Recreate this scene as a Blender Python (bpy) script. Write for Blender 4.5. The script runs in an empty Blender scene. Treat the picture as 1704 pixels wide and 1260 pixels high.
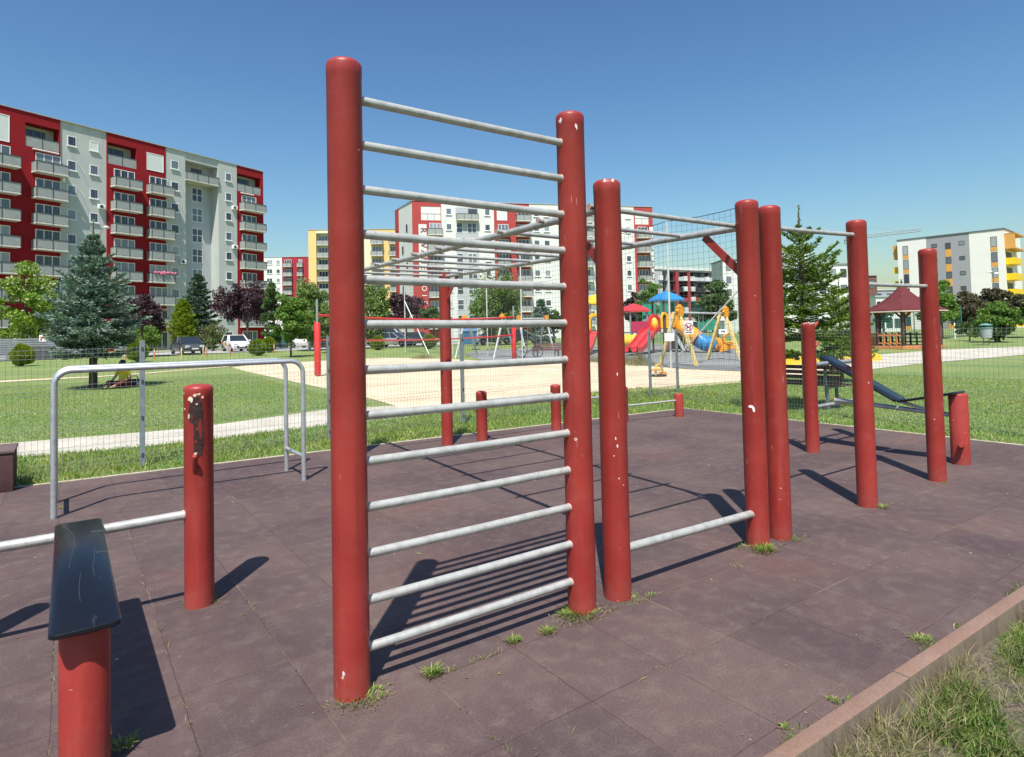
import bpy, bmesh, math, random
import numpy as np
from math import sin, cos, pi, radians, sqrt, atan2
from mathutils import Vector, Matrix

random.seed(7)
S = bpy.context.scene
COL = S.collection
rnd = random.uniform

# ------------------------------------------------------------------ camera model
F, PITCH, ROLL, YAW, PX, PY, EYE = 1045.35, 0.03349, -0.02222, -0.61734, 852.0, 519.46, 1.55
def _rot():
    cp, sp, cr, sr, cy, sy = cos(PITCH), sin(PITCH), cos(ROLL), sin(ROLL), cos(YAW), sin(YAW)
    R0 = Matrix(((1, 0, 0), (0, 0, -1), (0, 1, 0)))
    Rp = Matrix(((1, 0, 0), (0, cp, sp), (0, -sp, cp)))
    Rr = Matrix(((cr, -sr, 0), (sr, cr, 0), (0, 0, 1)))
    Ry = Matrix(((cy, sy, 0), (-sy, cy, 0), (0, 0, 1)))
    return Rr @ Rp @ R0 @ Ry
R = _rot()
AX, AY = 0.5790, 0.8153                        # horizontal view direction
def gz(x, y):                                  # the lawn climbs a little towards the street
    s = AX * x + AY * y
    return 0.015 * min(max(s - 30.0, 0.0), 28.0)
def hor(u):
    x = (u - PX) / F
    return PY - F * (R[0][2] * x + R[2][2]) / R[1][2]
def spot(u, d):                                # ground point at photo column u, depth d
    x = (u - PX) / F; y = (hor(u) - PY) / F
    w = R.transposed() @ Vector((x, y, 1.0)) * d
    return Vector((w.x, w.y, gz(w.x, w.y)))
def at(u, v):                                  # ground point under a photo pixel
    k = (v - hor(u)) / F
    d = EYE / k
    if d > 30: d = (EYE + 0.45) / (k + 0.015)
    if d > 58: d = (EYE - 0.42) / k
    return spot(u, d)
def depth(p): return AX * p[0] + AY * p[1]
def hgt(u, v, d): return EYE + (hor(u) - v) * d / F
def flat(u, v, z=0.0):
    w = R.transposed() @ Vector(((u - PX) / F, (v - PY) / F, 1.0))
    return Vector((0, 0, EYE)) + w * ((z - EYE) / w.z)

cam = bpy.data.cameras.new('camera'); camo = bpy.data.objects.new('camera', cam); COL.objects.link(camo)
cam.sensor_width = 36; cam.sensor_fit = 'HORIZONTAL'; cam.lens = F / 1704 * 36
cam.shift_y = (PY - 630.0) / 1704; cam.clip_end = 3000; cam.clip_start = 0.05
m = Matrix((R[0], -R[1], -R[2])).transposed().to_4x4(); m.translation = (0, 0, EYE)
camo.matrix_world = m; S.camera = camo

# ------------------------------------------------------------------ light
SD = Vector((0.356, 0.428, -1.0)).normalized()
sun = bpy.data.lights.new('sun', 'SUN'); sun.energy = 5.0; sun.angle = radians(0.53); sun.color = (1.0, 0.95, 0.87)
suno = bpy.data.objects.new('sun', sun); COL.objects.link(suno)
suno.rotation_euler = SD.to_track_quat('-Z', 'Y').to_euler(); suno.location = (-10, -12, 30)
W = bpy.data.worlds.new('World'); S.world = W; W.use_nodes = True
wt = W.node_tree; wt.nodes.clear()
sky = wt.nodes.new('ShaderNodeTexSky'); sky.sky_type = 'NISHITA'; sky.sun_disc = False
sky.sun_elevation = radians(60.9); sky.sun_rotation = atan2(-SD.x, -SD.y)
sky.altitude = 300; sky.air_density = 1.6; sky.dust_density = 1.4; sky.ozone_density = 7.0
bgd = wt.nodes.new('ShaderNodeBackground'); bgd.inputs['Strength'].default_value = 0.09
wo = wt.nodes.new('ShaderNodeOutputWorld')
gm = wt.nodes.new('ShaderNodeGamma'); gm.inputs[1].default_value = 1.45       # deep polarised blue overhead, pale at the horizon
tn = wt.nodes.new('ShaderNodeMix'); tn.data_type = 'RGBA'; tn.blend_type = 'MULTIPLY'; tn.inputs[0].default_value = 1.0; tn.inputs[7].default_value = (0.52, 0.51, 0.47, 1)
wt.links.new(sky.outputs[0], gm.inputs[0]); wt.links.new(gm.outputs[0], tn.inputs[6]); wt.links.new(tn.outputs[2], bgd.inputs[0]); wt.links.new(bgd.outputs[0], wo.inputs[0])
S.view_settings.view_transform = 'Standard'; S.view_settings.look = 'None'
S.view_settings.exposure = 0.6; S.view_settings.gamma = 1.0
S.render.engine = 'CYCLES'
S.cycles.max_bounces = 6; S.cycles.transparent_max_bounces = 16

# ------------------------------------------------------------------ mesh builder
class MB:
    def __init__(s): s.v = []; s.f = []; s.m = []; s.mi = 0; s.T = None
    def add(s, vs, fs):
        o = len(s.v)
        if s.T is not None: vs = [s.T @ Vector(p) for p in vs]
        s.v += [tuple(p) for p in vs]; s.f += [tuple(i + o for i in f) for f in fs]; s.m += [s.mi] * len(fs)
        return s
    def box(s, x0, x1, y0, y1, z0, z1):
        vs = [(x, y, z) for z in (z0, z1) for y in (y0, y1) for x in (x0, x1)]
        return s.add(vs, [(0, 2, 3, 1), (4, 5, 7, 6), (0, 1, 5, 4), (2, 6, 7, 3), (0, 4, 6, 2), (1, 3, 7, 5)])
    def rbox(s, x0, x1, y0, y1, z0, z1, b=0.01):         # box with bevelled edges
        t = bmesh.new(); bmesh.ops.create_cube(t, size=1)
        for v in t.verts:
            v.co = ((x0 + x1) / 2 + v.co.x * (x1 - x0), (y0 + y1) / 2 + v.co.y * (y1 - y0), (z0 + z1) / 2 + v.co.z * (z1 - z0))
        bmesh.ops.bevel(t, geom=t.edges[:], offset=b, segments=2, affect='EDGES', profile=0.6)
        t.verts.index_update(); s.add([v.co.copy() for v in t.verts], [[v.index for v in f.verts] for f in t.faces]); t.free(); return s
    def prism(s, poly, z0, z1):                          # poly counter-clockwise
        n = len(poly)
        vs = [(p[0], p[1], z0) for p in poly] + [(p[0], p[1], z1) for p in poly]
        fs = [tuple(range(n - 1, -1, -1)), tuple(range(n, 2 * n))] + [(i, (i + 1) % n, n + (i + 1) % n, n + i) for i in range(n)]
        return s.add(vs, fs)
    def tube(s, pts, r, n=10, cap=True):
        pts = [Vector(p) for p in pts]; k = len(pts)
        rs = r if isinstance(r, (list, tuple)) else [r] * k
        vs = []; fs = []; ref = None
        for i in range(k):
            d = (pts[min(i + 1, k - 1)] - pts[max(i - 1, 0)])
            d = d.normalized() if d.length > 1e-9 else Vector((0, 0, 1))
            if ref is None:
                ref = Vector((0, 0, 1)) if abs(d.z) < 0.9 else Vector((1, 0, 0))
                a = d.cross(ref).normalized()
            else:
                a = (a - d * a.dot(d)).normalized()
            b = d.cross(a)
            for j in range(n):
                t = 2 * pi * j / n
                vs.append(pts[i] + (a * cos(t) + b * sin(t)) * rs[i])
        for i in range(k - 1):
            for j in range(n):
                fs.append((i * n + j, i * n + (j + 1) % n, (i + 1) * n + (j + 1) % n, (i + 1) * n + j))
        if cap: fs += [tuple(range(n - 1, -1, -1)), tuple(range((k - 1) * n, k * n))]
        return s.add(vs, fs)
    def lathe(s, prof, n=24, c=(0, 0, 0), axis=None):    # prof [(r,z)...] bottom to top
        vs = []; fs = []; k = len(prof)
        for r_, z in prof:
            for j in range(n):
                t = 2 * pi * j / n; vs.append(Vector((r_ * cos(t), r_ * sin(t), z)))
        for i in range(k - 1):
            for j in range(n):
                fs.append((i * n + j, i * n + (j + 1) % n, (i + 1) * n + (j + 1) % n, (i + 1) * n + j))
        fs += [tuple(range(n - 1, -1, -1)), tuple(range((k - 1) * n, k * n))]
        if axis is not None:
            q = Vector((0, 0, 1)).rotation_difference(Vector(axis)); vs = [q @ v for v in vs]
        return s.add([v + Vector(c) for v in vs], fs)
    def quad(s, a, b, c, d): return s.add([a, b, c, d], [(0, 1, 2, 3)])
    def beam(s, a, b, w, t, up=(0, 0, 1)):               # rectangular bar a->b, width w (sideways), thickness t
        a = Vector(a); b = Vector(b); d = (b - a).normalized(); side = d.cross(Vector(up))
        side = side.normalized() if side.length > 1e-6 else Vector((1, 0, 0)); u2 = side.cross(d)
        vs = [p + side * (w / 2 * i) + u2 * (t / 2 * j) for p in (a, b) for i, j in ((-1, -1), (1, -1), (1, 1), (-1, 1))]
        return s.add(vs, [(3, 2, 1, 0), (4, 5, 6, 7), (0, 1, 5, 4), (1, 2, 6, 5), (2, 3, 7, 6), (3, 0, 4, 7)])
    def ball(s, c, r, n=10, k=6, sz=1.0, jitter=0.0):
        vs = [Vector((0, 0, -1))]; fs = []
        for i in range(1, k):
            p = -pi / 2 + pi * i / k
            for j in range(n): t = 2 * pi * j / n; vs.append(Vector((cos(p) * cos(t), cos(p) * sin(t), sin(p))))
        vs.append(Vector((0, 0, 1))); L = len(vs) - 1
        for j in range(n):
            fs.append((0, 1 + (j + 1) % n, 1 + j)); fs.append((L, L - n + j, L - n + (j + 1) % n))
        for i in range(k - 2):
            for j in range(n):
                fs.append((1 + i * n + j, 1 + i * n + (j + 1) % n, 1 + (i + 1) * n + (j + 1) % n, 1 + (i + 1) * n + j))
        out = []
        for v in vs:
            q = 1 + rnd(-jitter, jitter); out.append((c[0] + v.x * r * q, c[1] + v.y * r * q, c[2] + v.z * r * sz * q))
        return s.add(out, fs)
    def mesh(s, name, mats, smooth=40):
        me = bpy.data.meshes.new(name); me.from_pydata(s.v, [], s.f)
        for mt in (mats if isinstance(mats, (list, tuple)) else [mats]): me.materials.append(mt)
        me.polygons.foreach_set('material_index', s.m)
        if smooth:
            me.polygons.foreach_set('use_smooth', [True] * len(s.f))
            me.set_sharp_from_angle(angle=radians(smooth))
        me.update(); return me
    def build(s, name, mats, parent=None, smooth=40, **kw):
        return put(name, s.mesh(name, mats, smooth), parent, **kw)

def put(name, me, parent=None, loc=None, rotz=None, label=None, cat=None, group=None, kind=None):
    o = bpy.data.objects.new(name, me); COL.objects.link(o)
    if parent is not None: o.parent = parent
    if loc is not None: o.location = loc
    if rotz is not None: o.rotation_euler = (0, 0, rotz)
    if label: o['label'] = label
    if cat: o['category'] = cat
    if group: o['group'] = group
    if kind: o['kind'] = kind
    return o
def thing(name, label, cat, loc=(0, 0, 0), rotz=0.0, group=None):
    return put(name, None, None, loc, rotz, label, cat, group)
def copy_tree(o, parent=None):
    c = o.copy(); COL.objects.link(c)
    if parent is not None: c.parent = parent
    for ch in list(o.children): copy_tree(ch, c)
    return c
def np_mesh(name, V, Fq, mats, smooth=False):           # V (n,3), Fq (m,k) all faces with k corners
    me = bpy.data.meshes.new(name); n, k = len(V), Fq.shape[1]; mm = len(Fq)
    me.vertices.add(n); me.vertices.foreach_set('co', np.asarray(V, np.float32).ravel())
    me.loops.add(mm * k); me.loops.foreach_set('vertex_index', np.asarray(Fq, np.int32).ravel())
    me.polygons.add(mm); me.polygons.foreach_set('loop_start', np.arange(0, mm * k, k, dtype=np.int32))
    me.polygons.foreach_set('loop_total', np.full(mm, k, np.int32))
    me.materials.append(mats)
    me.update(calc_edges=True); me.validate(); return me

# ------------------------------------------------------------------ materials
class NT:
    def __init__(s, name):
        s.mat = bpy.data.materials.new(name); s.mat.use_nodes = True; s.t = s.mat.node_tree; s.t.nodes.clear()
    def n(s, typ, ins=None, **pr):
        nd = s.t.nodes.new(typ)
        for k, v in pr.items(): setattr(nd, k, v)
        for k, v in (ins or {}).items():
            sock = nd.inputs[k]
            if isinstance(v, bpy.types.NodeSocket): s.t.links.new(v, sock)
            else: sock.default_value = v
        return nd
    def math(s, op, a, b=None, c=None, clamp=False):
        i = {0: a}
        if b is not None: i[1] = b
        if c is not None: i[2] = c
        return s.n('ShaderNodeMath', i, operation=op, use_clamp=clamp).outputs[0]
    def mix(s, fac, a, b, bt='MIX'):
        nd = s.n('ShaderNodeMix', None, data_type='RGBA', blend_type=bt)
        for sock, v in ((nd.inputs[0], fac), (nd.inputs[6], a), (nd.inputs[7], b)):
            if isinstance(v, bpy.types.NodeSocket): s.t.links.new(v, sock)
            elif isinstance(v, (int, float)): sock.default_value = v
            else: sock.default_value = tuple(v) + ((1,) if len(v) == 3 else ())
        return nd.outputs[2]
    def noise(s, vec, scale, detail=4, rough=0.55, out=0):
        return s.n('ShaderNodeTexNoise', {'Vector': vec, 'Scale': scale, 'Detail': detail, 'Roughness': rough}).outputs[out]
    def ramp(s, fac, stops):
        nd = s.n('ShaderNodeValToRGB', {0: fac}); cr = nd.color_ramp
        while len(cr.elements) > 1: cr.elements.remove(cr.elements[-1])
        cr.elements[0].position = stops[0][0]; cr.elements[0].color = tuple(stops[0][1]) + (1,)
        for p, c in stops[1:]:
            e = cr.elements.new(p); e.color = tuple(c) + (1,)
        return nd.outputs[0]
    def step(s, x, a, b):
        return s.n('ShaderNodeMapRange', {0: x, 1: a, 2: b, 3: 0.0, 4: 1.0}, interpolation_type='SMOOTHSTEP').outputs[0]
    def obj(s): return s.n('ShaderNodeTexCoord').outputs['Object']
    def pos(s): return s.n('ShaderNodeNewGeometry').outputs['Position']
    def scl(s, v, sc): return s.n('ShaderNodeMapping', {0: v, 'Scale': sc}).outputs[0]
    def fin(s, base, rough=0.6, metal=0.0, bump=None, bstr=0.3, bdist=0.01, **ex):
        p = s.n('ShaderNodeBsdfPrincipled')
        def st(k, v):
            if isinstance(v, bpy.types.NodeSocket): s.t.links.new(v, p.inputs[k])
            elif isinstance(v, (tuple, list)) and len(v) == 3: p.inputs[k].default_value = tuple(v) + (1,)
            else: p.inputs[k].default_value = v
        st('Base Color', base); st('Roughness', rough); st('Metallic', metal)
        for k, v in ex.items(): st(k.replace('_', ' '), v)
        if bump is not None:
            b = s.n('ShaderNodeBump', {'Height': bump, 'Strength': bstr, 'Distance': bdist}); s.t.links.new(b.outputs[0], p.inputs['Normal'])
        o = s.n('ShaderNodeOutputMaterial'); s.t.links.new(p.outputs[0], o.inputs[0]); s.p = p
        return s.mat
_mc = {}
def M(name, base=None, rough=0.6, metal=0.0, var=0.12, scale=6.0, bump=0.0, bscale=60.0, **ex):
    if rough > 0.75: ex.setdefault('Specular_IOR_Level', 0.15)
    if name in _mc: return _mc[name]
    t = NT(name); v = t.obj()
    f = t.noise(v, scale, 5)
    c = t.mix(1.0, base, t.ramp(f, [(0.25, (1 - var,) * 3), (0.75, (1 + var,) * 3)]), 'MULTIPLY')
    rr = t.math('MULTIPLY_ADD', f, 0.25, rough - 0.12, clamp=True)
    _mc[name] = t.fin(c, rr, metal, t.noise(v, bscale, 3) if bump else None, bump, 0.01, **ex)
    return _mc[name]
def srgb(r_, g_, b_):
    f = lambda c: c / 12.92 if c <= 0.04045 else ((c + 0.055) / 1.055) ** 2.4
    return (f(r_ / 255), f(g_ / 255), f(b_ / 255))
# ------------------------------------------------------------------ special materials
def red_paint():
    t = NT('red_post_paint'); v0 = t.obj()
    v = t.n('ShaderNodeVectorMath', {0: v0, 1: t.n('ShaderNodeVectorMath', {0: (31.0, 17.0, 23.0), 'Scale': t.n('ShaderNodeObjectInfo').outputs['Random']}, operation='SCALE').outputs[0]}, operation='ADD').outputs[0]
    big = t.noise(v, 2.2, 4); fine = t.noise(v, 90, 3)
    c = t.mix(t.step(big, 0.35, 0.7), (0.265, 0.026, 0.021), (0.325, 0.038, 0.030))
    c = t.mix(t.math('MULTIPLY', t.step(t.noise(v, 14, 5), 0.5, 0.8), 0.35), c, (0.30, 0.075, 0.058))
    sk = t.noise(t.scl(v, (16, 16, 0.7)), 1.6, 4, .6)
    c = t.mix(t.math('MULTIPLY', t.step(sk, .50, .72), .40), c, (0.175, 0.022, 0.019))
    c = t.mix(t.math('MULTIPLY', t.step(t.noise(t.scl(v, (9, 9, 0.9)), 1.3, 4), .55, .75), .30), c, (0.40, 0.085, 0.066))
    # small paint chips and scratches
    vo = t.n('ShaderNodeTexVoronoi', {'Vector': v, 'Scale': 9.0}); sp = t.n('ShaderNodeSeparateColor', {0: vo.outputs['Color']})
    lim = t.math('MULTIPLY', t.math('GREATER_THAN', sp.outputs[0], 0.72), t.math('MULTIPLY_ADD', sp.outputs[1], 0.075, 0.02))
    chip = t.math('LESS_THAN', t.math('ADD', vo.outputs['Distance'], t.math('MULTIPLY', t.noise(v, 60, 2), 0.06)), t.math('ADD', lim, 0.02))
    sc = t.noise(t.scl(v, (26, 26, 1.8)), 3.0, 2); sc2 = t.noise(v, 1.7, 2)
    scr = t.math('MULTIPLY', t.math('GREATER_THAN', sc, 0.735), t.math('GREATER_THAN', sc2, 0.52))
    sc3 = t.noise(t.scl(v, (5, 5, 30)), 2.2, 2)
    scr2 = t.math('MULTIPLY', t.math('GREATER_THAN', sc3, 0.76), t.math('GREATER_THAN', sc2, 0.55))
    mk = t.math('MAXIMUM', chip, t.math('MAXIMUM', t.math('MULTIPLY', scr, 0.6), t.math('MULTIPLY', scr2, 0.5)))
    c = t.mix(mk, c, (0.55, 0.36, 0.32))
    # dust near the foot
    z = t.n('ShaderNodeSeparateXYZ', {0: v0}).outputs[2]
    du = t.math('MULTIPLY', t.step(z, 0.22, 0.0), t.math('MULTIPLY_ADD', t.noise(v, 20, 4), 0.55, -0.12, clamp=True))
    c = t.mix(du, c, (0.26, 0.13, 0.095))
    r_ = t.math('MULTIPLY_ADD', t.noise(v, 7, 4), 0.20, 0.35)
    return t.fin(c, t.math('MAXIMUM', r_, t.math('MULTIPLY', mk, 0.8)), 0.0, t.math('SUBTRACT', t.math('MULTIPLY', fine, 0.12), t.math('MULTIPLY', mk, 0.6)), 0.25, 0.004, Specular_IOR_Level=0.38)
RED = red_paint()
def bar_steel(name, base, dirt, metal=0.35, rough=0.42):
    t = NT(name); v = t.obj()
    a = t.noise(v, 18, 5); b = t.noise(v, 4.5, 3)
    c = t.mix(t.step(a, 0.42, 0.66), base, tuple(x * 0.78 for x in base))
    c = t.mix(t.math('MULTIPLY', t.step(t.noise(v, 55, 4), 0.60, 0.72), t.step(b, 0.45, 0.62)), c, dirt)
    return t.fin(c, t.math('MULTIPLY_ADD', a, 0.25, rough - 0.1), metal, a, 0.15, 0.004)
STEEL = bar_steel('worn_bar_steel', (0.47, 0.465, 0.435), (0.25, 0.20, 0.15))
GALV = bar_steel('galvanised_tube', (0.52, 0.54, 0.55), (0.38, 0.38, 0.37), 0.65, 0.40)
WELD = M('weld_ring', (0.42, 0.30, 0.26), 0.5, 0.1, 0.2, 40)
FPOST = M('fence_post_zinc', (0.20, 0.235, 0.245), 0.55, 0.3, 0.15, 12)
FWIRE = M('fence_wire_zinc', (0.30, 0.32, 0.31), 0.5, 0.5, 0.1, 5)
def rubber():
    t = NT('rubber_tiles'); p = t.pos(); s = t.n('ShaderNodeSeparateXYZ', {0: p})
    w = t.n('ShaderNodeTexNoise', {'Vector': p, 'Scale': 7.0, 'Detail': 3.0}); wv = t.math('MULTIPLY_ADD', w.outputs[0], 0.012, -0.006)
    ju = t.math('DIVIDE', t.math('ADD', t.math('ADD', s.outputs[0], 0.05 + 46.3), wv), 0.463)
    jv = t.math('DIVIDE', t.math('ADD', t.math('ADD', s.outputs[1], -2.02 + 56.5), wv), 0.565)
    def dist(a, size):
        f = t.math('FRACT', a); return t.math('MULTIPLY', t.math('MINIMUM', f, t.math('SUBTRACT', 1.0, f)), size)
    du, dv = dist(ju, 0.463), dist(jv, 0.565)
    d = t.math('MINIMUM', du, dv)
    jn = t.noise(p, 2.6, 3); wid = t.math('MULTIPLY_ADD', jn, 0.0052, -0.0004)
    joint = t.math('SUBTRACT', 1.0, t.n('ShaderNodeMapRange', {0: d, 1: 0.0, 2: t.math('MULTIPLY', wid, 1.8), 3: 0.0, 4: 1.0}).outputs[0], clamp=True)
    cell = t.n('ShaderNodeTexWhiteNoise', {0: t.n('ShaderNodeCombineXYZ', {0: t.math('FLOOR', ju), 1: t.math('FLOOR', jv)}).outputs[0]}, noise_dimensions='2D').outputs[0]
    gr = t.noise(p, 260, 2, 0.7); mid = t.noise(p, 9, 5, 0.6); big = t.noise(p, 0.9, 4)
    c = t.mix(t.step(big, 0.34, 0.66), (0.069, 0.0440, 0.0450), (0.096, 0.0635, 0.0585))
    c = t.mix(t.math('MULTIPLY', t.step(t.noise(p, 0.6, 5), 0.52, 0.72), 0.55), c, (0.122, 0.056, 0.048))
    c = t.mix(t.math('MULTIPLY', t.step(mid, 0.42, 0.78), 0.55), c, (0.134, 0.103, 0.087))
    c = t.mix(1.0, c, t.ramp(cell, [(0.0, (0.89, 0.89, 0.91)), (1.0, (1.08, 1.07, 1.05))]), 'MULTIPLY')
    c = t.mix(1.0, c, t.ramp(gr, [(0.30, (0.62,) * 3), (0.70, (1.38,) * 3)]), 'MULTIPLY')
    c = t.mix(1.0, c, t.ramp(t.noise(p, 85, 3, 0.75), [(0.32, (0.78,) * 3), (0.68, (1.22,) * 3)]), 'MULTIPLY')
    st = t.noise(t.scl(p, (1.2, 1.0, 1)), 26, 3, 0.7)
    c = t.mix(t.math('MULTIPLY', t.step(st, 0.60, 0.80), 0.35), c, (0.21, 0.185, 0.165))
    sand = t.step(t.noise(p, 1.3, 4), 0.46, 0.66)
    jc = t.mix(sand, (0.045, 0.020, 0.020), (0.20, 0.150, 0.098))
    c = t.mix(t.math('MULTIPLY', joint, 0.85), c, jc)
    # soil and dust rings where the posts go through are built as weeds; scattered pale crumbs
    vo = t.n('ShaderNodeTexVoronoi', {'Vector': p, 'Scale': 4.2}); sp = t.n('ShaderNodeSeparateColor', {0: vo.outputs['Color']})
    cr = t.math('LESS_THAN', vo.outputs['Distance'], t.math('MULTIPLY', t.math('GREATER_THAN', sp.outputs[0], 0.45), t.math('MULTIPLY_ADD', sp.outputs[2], 0.032, 0.006)))
    c = t.mix(t.math('MULTIPLY', cr, 0.8), c, (0.33, 0.29, 0.235))
    h = t.math('ADD', t.math('MULTIPLY', gr, 0.25), t.math('SUBTRACT', t.math('MULTIPLY', mid, 0.3), t.math('MULTIPLY', joint, 0.9)))
    return t.fin(c, 0.82, 0.0, h, 0.45, 0.006, Specular_IOR_Level=0.35)
RUBBER = rubber()
def lawn_mat():
    t = NT('lawn_ground'); p = t.pos()
    a = t.noise(p, 0.35, 5); b = t.noise(p, 3.0, 5, 0.65); c_ = t.noise(p, 30, 4, 0.7)
    c = t.mix(t.step(a, 0.35, 0.65), (0.13, 0.21, 0.050), (0.20, 0.255, 0.078))
    c = t.mix(t.math('MULTIPLY', t.step(b, 0.45, 0.75), 0.6), c, (0.30, 0.275, 0.105))
    c = t.mix(t.math('MULTIPLY', t.step(b, 0.66, 0.8), 0.6), c, (0.29, 0.245, 0.125))
    c = t.mix(1.0, c, t.ramp(c_, [(0.3, (0.6, 0.62, 0.6)), (0.7, (1.35, 1.32, 1.3))]), 'MULTIPLY')
    return t.fin(c, 0.9, 0.0, t.math('ADD', c_, t.noise(p, 8, 3)), 0.9, 0.05)
LAWN = lawn_mat()
def soil_mat():
    t = NT('dry_soil_turf'); p = t.pos(); b = t.noise(p, 5, 6, 0.65); c_ = t.noise(p, 45, 4, 0.7)
    c = t.mix(t.step(b, 0.42, 0.62), (0.125, 0.10, 0.075), (0.075, 0.085, 0.03))
    c = t.mix(1.0, c, t.ramp(c_, [(0.3, (0.6,) * 3), (0.7, (1.35,) * 3)]), 'MULTIPLY')
    return t.fin(c, 0.95, 0.0, c_, 0.9, 0.02)
SOIL = soil_mat()
def sheet_mat(name, c1, c2, s1=0.8, s2=40, contrast=0.2, bump=0.5, rough=0.9):
    t = NT(name); p = t.pos(); a = t.noise(p, s1, 5); g = t.noise(p, s2, 4, 0.7)
    c = t.mix(t.step(a, 0.35, 0.65), c1, c2)
    c = t.mix(1.0, c, t.ramp(g, [(0.3, (1 - contrast,) * 3), (0.7, (1 + contrast,) * 3)]), 'MULTIPLY')
    return t.fin(c, rough, 0.0, g, bump, 0.02)
SAND = sheet_mat('pale_sand', (0.47, 0.375, 0.25), (0.57, 0.47, 0.325), 0.6, 7, 0.2, 1.0)
PATH = sheet_mat('pale_gravel_path', (0.37, 0.34, 0.275), (0.46, 0.43, 0.365), 0.9, 12, 0.2)
ROAD = sheet_mat('street_asphalt', (0.30, 0.29, 0.275), (0.36, 0.35, 0.33), 0.3, 10, 0.1)
PLAYG = sheet_mat('grey_playground_rubber', (0.15, 0.155, 0.15), (0.21, 0.215, 0.20), 0.4, 12, 0.15)
EDGE = sheet_mat('pale_edging', (0.46, 0.40, 0.31), (0.36, 0.33, 0.22), 4, 60, 0.25)
def kerb_mat():
    t = NT('red_concrete_kerb'); p = t.pos(); s = t.n('ShaderNodeSeparateXYZ', {0: p})
    nx = t.n('ShaderNodeSeparateXYZ', {0: t.n('ShaderNodeNewGeometry').outputs['Normal']}).outputs[2]
    a = t.noise(p, 3, 5); g = t.noise(p, 120, 3, 0.7)
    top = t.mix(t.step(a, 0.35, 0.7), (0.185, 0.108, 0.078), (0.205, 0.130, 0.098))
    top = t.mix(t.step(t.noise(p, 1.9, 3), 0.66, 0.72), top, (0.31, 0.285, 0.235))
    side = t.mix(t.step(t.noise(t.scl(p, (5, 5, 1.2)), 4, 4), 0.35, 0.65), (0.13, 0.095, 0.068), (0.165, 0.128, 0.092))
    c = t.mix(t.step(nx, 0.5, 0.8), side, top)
    c = t.mix(1.0, c, t.ramp(g, [(0.3, (0.78,) * 3), (0.7, (1.2,) * 3)]), 'MULTIPLY')
    return t.fin(c, 0.9, 0.0, g, 0.4, 0.004)
KERB = kerb_mat()
def leaf_mat(name, stops, transl=0.35, rough=0.55):
    t = NT(name); g = t.n('ShaderNodeNewGeometry')
    c = t.ramp(g.outputs['Random Per Island'], stops)
    p = t.n('ShaderNodeBsdfPrincipled', {'Base Color': c, 'Roughness': rough, 'Specular IOR Level': 0.3})
    tr = t.n('ShaderNodeBsdfTranslucent', {0: t.mix(1.0, c, (1.25, 1.35, 0.7), 'MULTIPLY')})
    mx = t.n('ShaderNodeMixShader', {0: transl, 1: p.outputs[0], 2: tr.outputs[0]})
    o = t.n('ShaderNodeOutputMaterial', {0: mx.outputs[0]}); return t.mat
GREEN = leaf_mat('green_leaves', [(0, (0.075, 0.151, 0.029)), (0.5, (0.129, 0.226, 0.042)), (1, (0.189, 0.293, 0.066))])
DKGREEN = leaf_mat('dark_green_leaves', [(0, (0.046, 0.085, 0.030)), (0.6, (0.076, 0.136, 0.042)), (1, (0.132, 0.198, 0.061))])
BRIGHT = leaf_mat('bright_green_leaves', [(0, (0.101, 0.189, 0.016)), (0.5, (0.162, 0.270, 0.024)), (1, (0.230, 0.338, 0.047))])
VARIEG = leaf_mat('green_and_cream_leaves', [(0, (0.104, 0.208, 0.016)), (0.62, (0.182, 0.299, 0.039)), (0.72, (0.468, 0.481, 0.260)), (1, (0.598, 0.572, 0.364))])
PLUM = leaf_mat('purple_leaves', [(0, (0.030, 0.016, 0.024)), (0.6, (0.061, 0.030, 0.043)), (1, (0.115, 0.061, 0.074))], 0.2)
MAROON = leaf_mat('maroon_green_leaves', [(0, (0.047, 0.035, 0.025)), (0.5, (0.086, 0.070, 0.041)), (1, (0.140, 0.133, 0.070))], 0.25)
BIRCH = leaf_mat('birch_leaves', [(0, (0.100, 0.155, 0.040)), (0.6, (0.155, 0.227, 0.064)), (1, (0.237, 0.300, 0.100))])
THUJA = leaf_mat('yellow_green_sprays', [(0, (0.115, 0.176, 0.011)), (0.6, (0.203, 0.270, 0.016)), (1, (0.297, 0.351, 0.034))])
BLUESP = leaf_mat('blue_green_needles', [(0, (0.05, 0.095, 0.07)), (0.5, (0.125, 0.205, 0.16)), (1, (0.28, 0.36, 0.30))], 0.12, 0.5)
FIRN = leaf_mat('fir_needles', [(0, (0.06, 0.12, 0.018)), (0.6, (0.135, 0.22, 0.03)), (1, (0.26, 0.35, 0.06))], 0.15, 0.45)
SPRUCE = leaf_mat('dark_needles', [(0, (0.037, 0.076, 0.043)), (0.6, (0.064, 0.114, 0.064)), (1, (0.126, 0.185, 0.109))], 0.1, 0.5)
GRASS = leaf_mat('grass_blades', [(0, (0.095, 0.18, 0.022)), (0.45, (0.20, 0.31, 0.05)), (0.72, (0.31, 0.37, 0.095)), (0.86, (0.34, 0.32, 0.14)), (1, (0.42, 0.36, 0.20))], 0.35, 0.6)
LUSH = leaf_mat('mown_grass_blades', [(0, (0.115, 0.215, 0.042)), (0.5, (0.195, 0.315, 0.075)), (0.8, (0.31, 0.39, 0.12)), (1, (0.47, 0.43, 0.22))], 0.35, 0.6)
DEEP = leaf_mat('deep_green_blades', [(0, (0.045, 0.095, 0.014)), (0.6, (0.085, 0.16, 0.025)), (0.9, (0.16, 0.22, 0.045)), (1, (0.30, 0.28, 0.13))], 0.3, 0.6)
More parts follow.
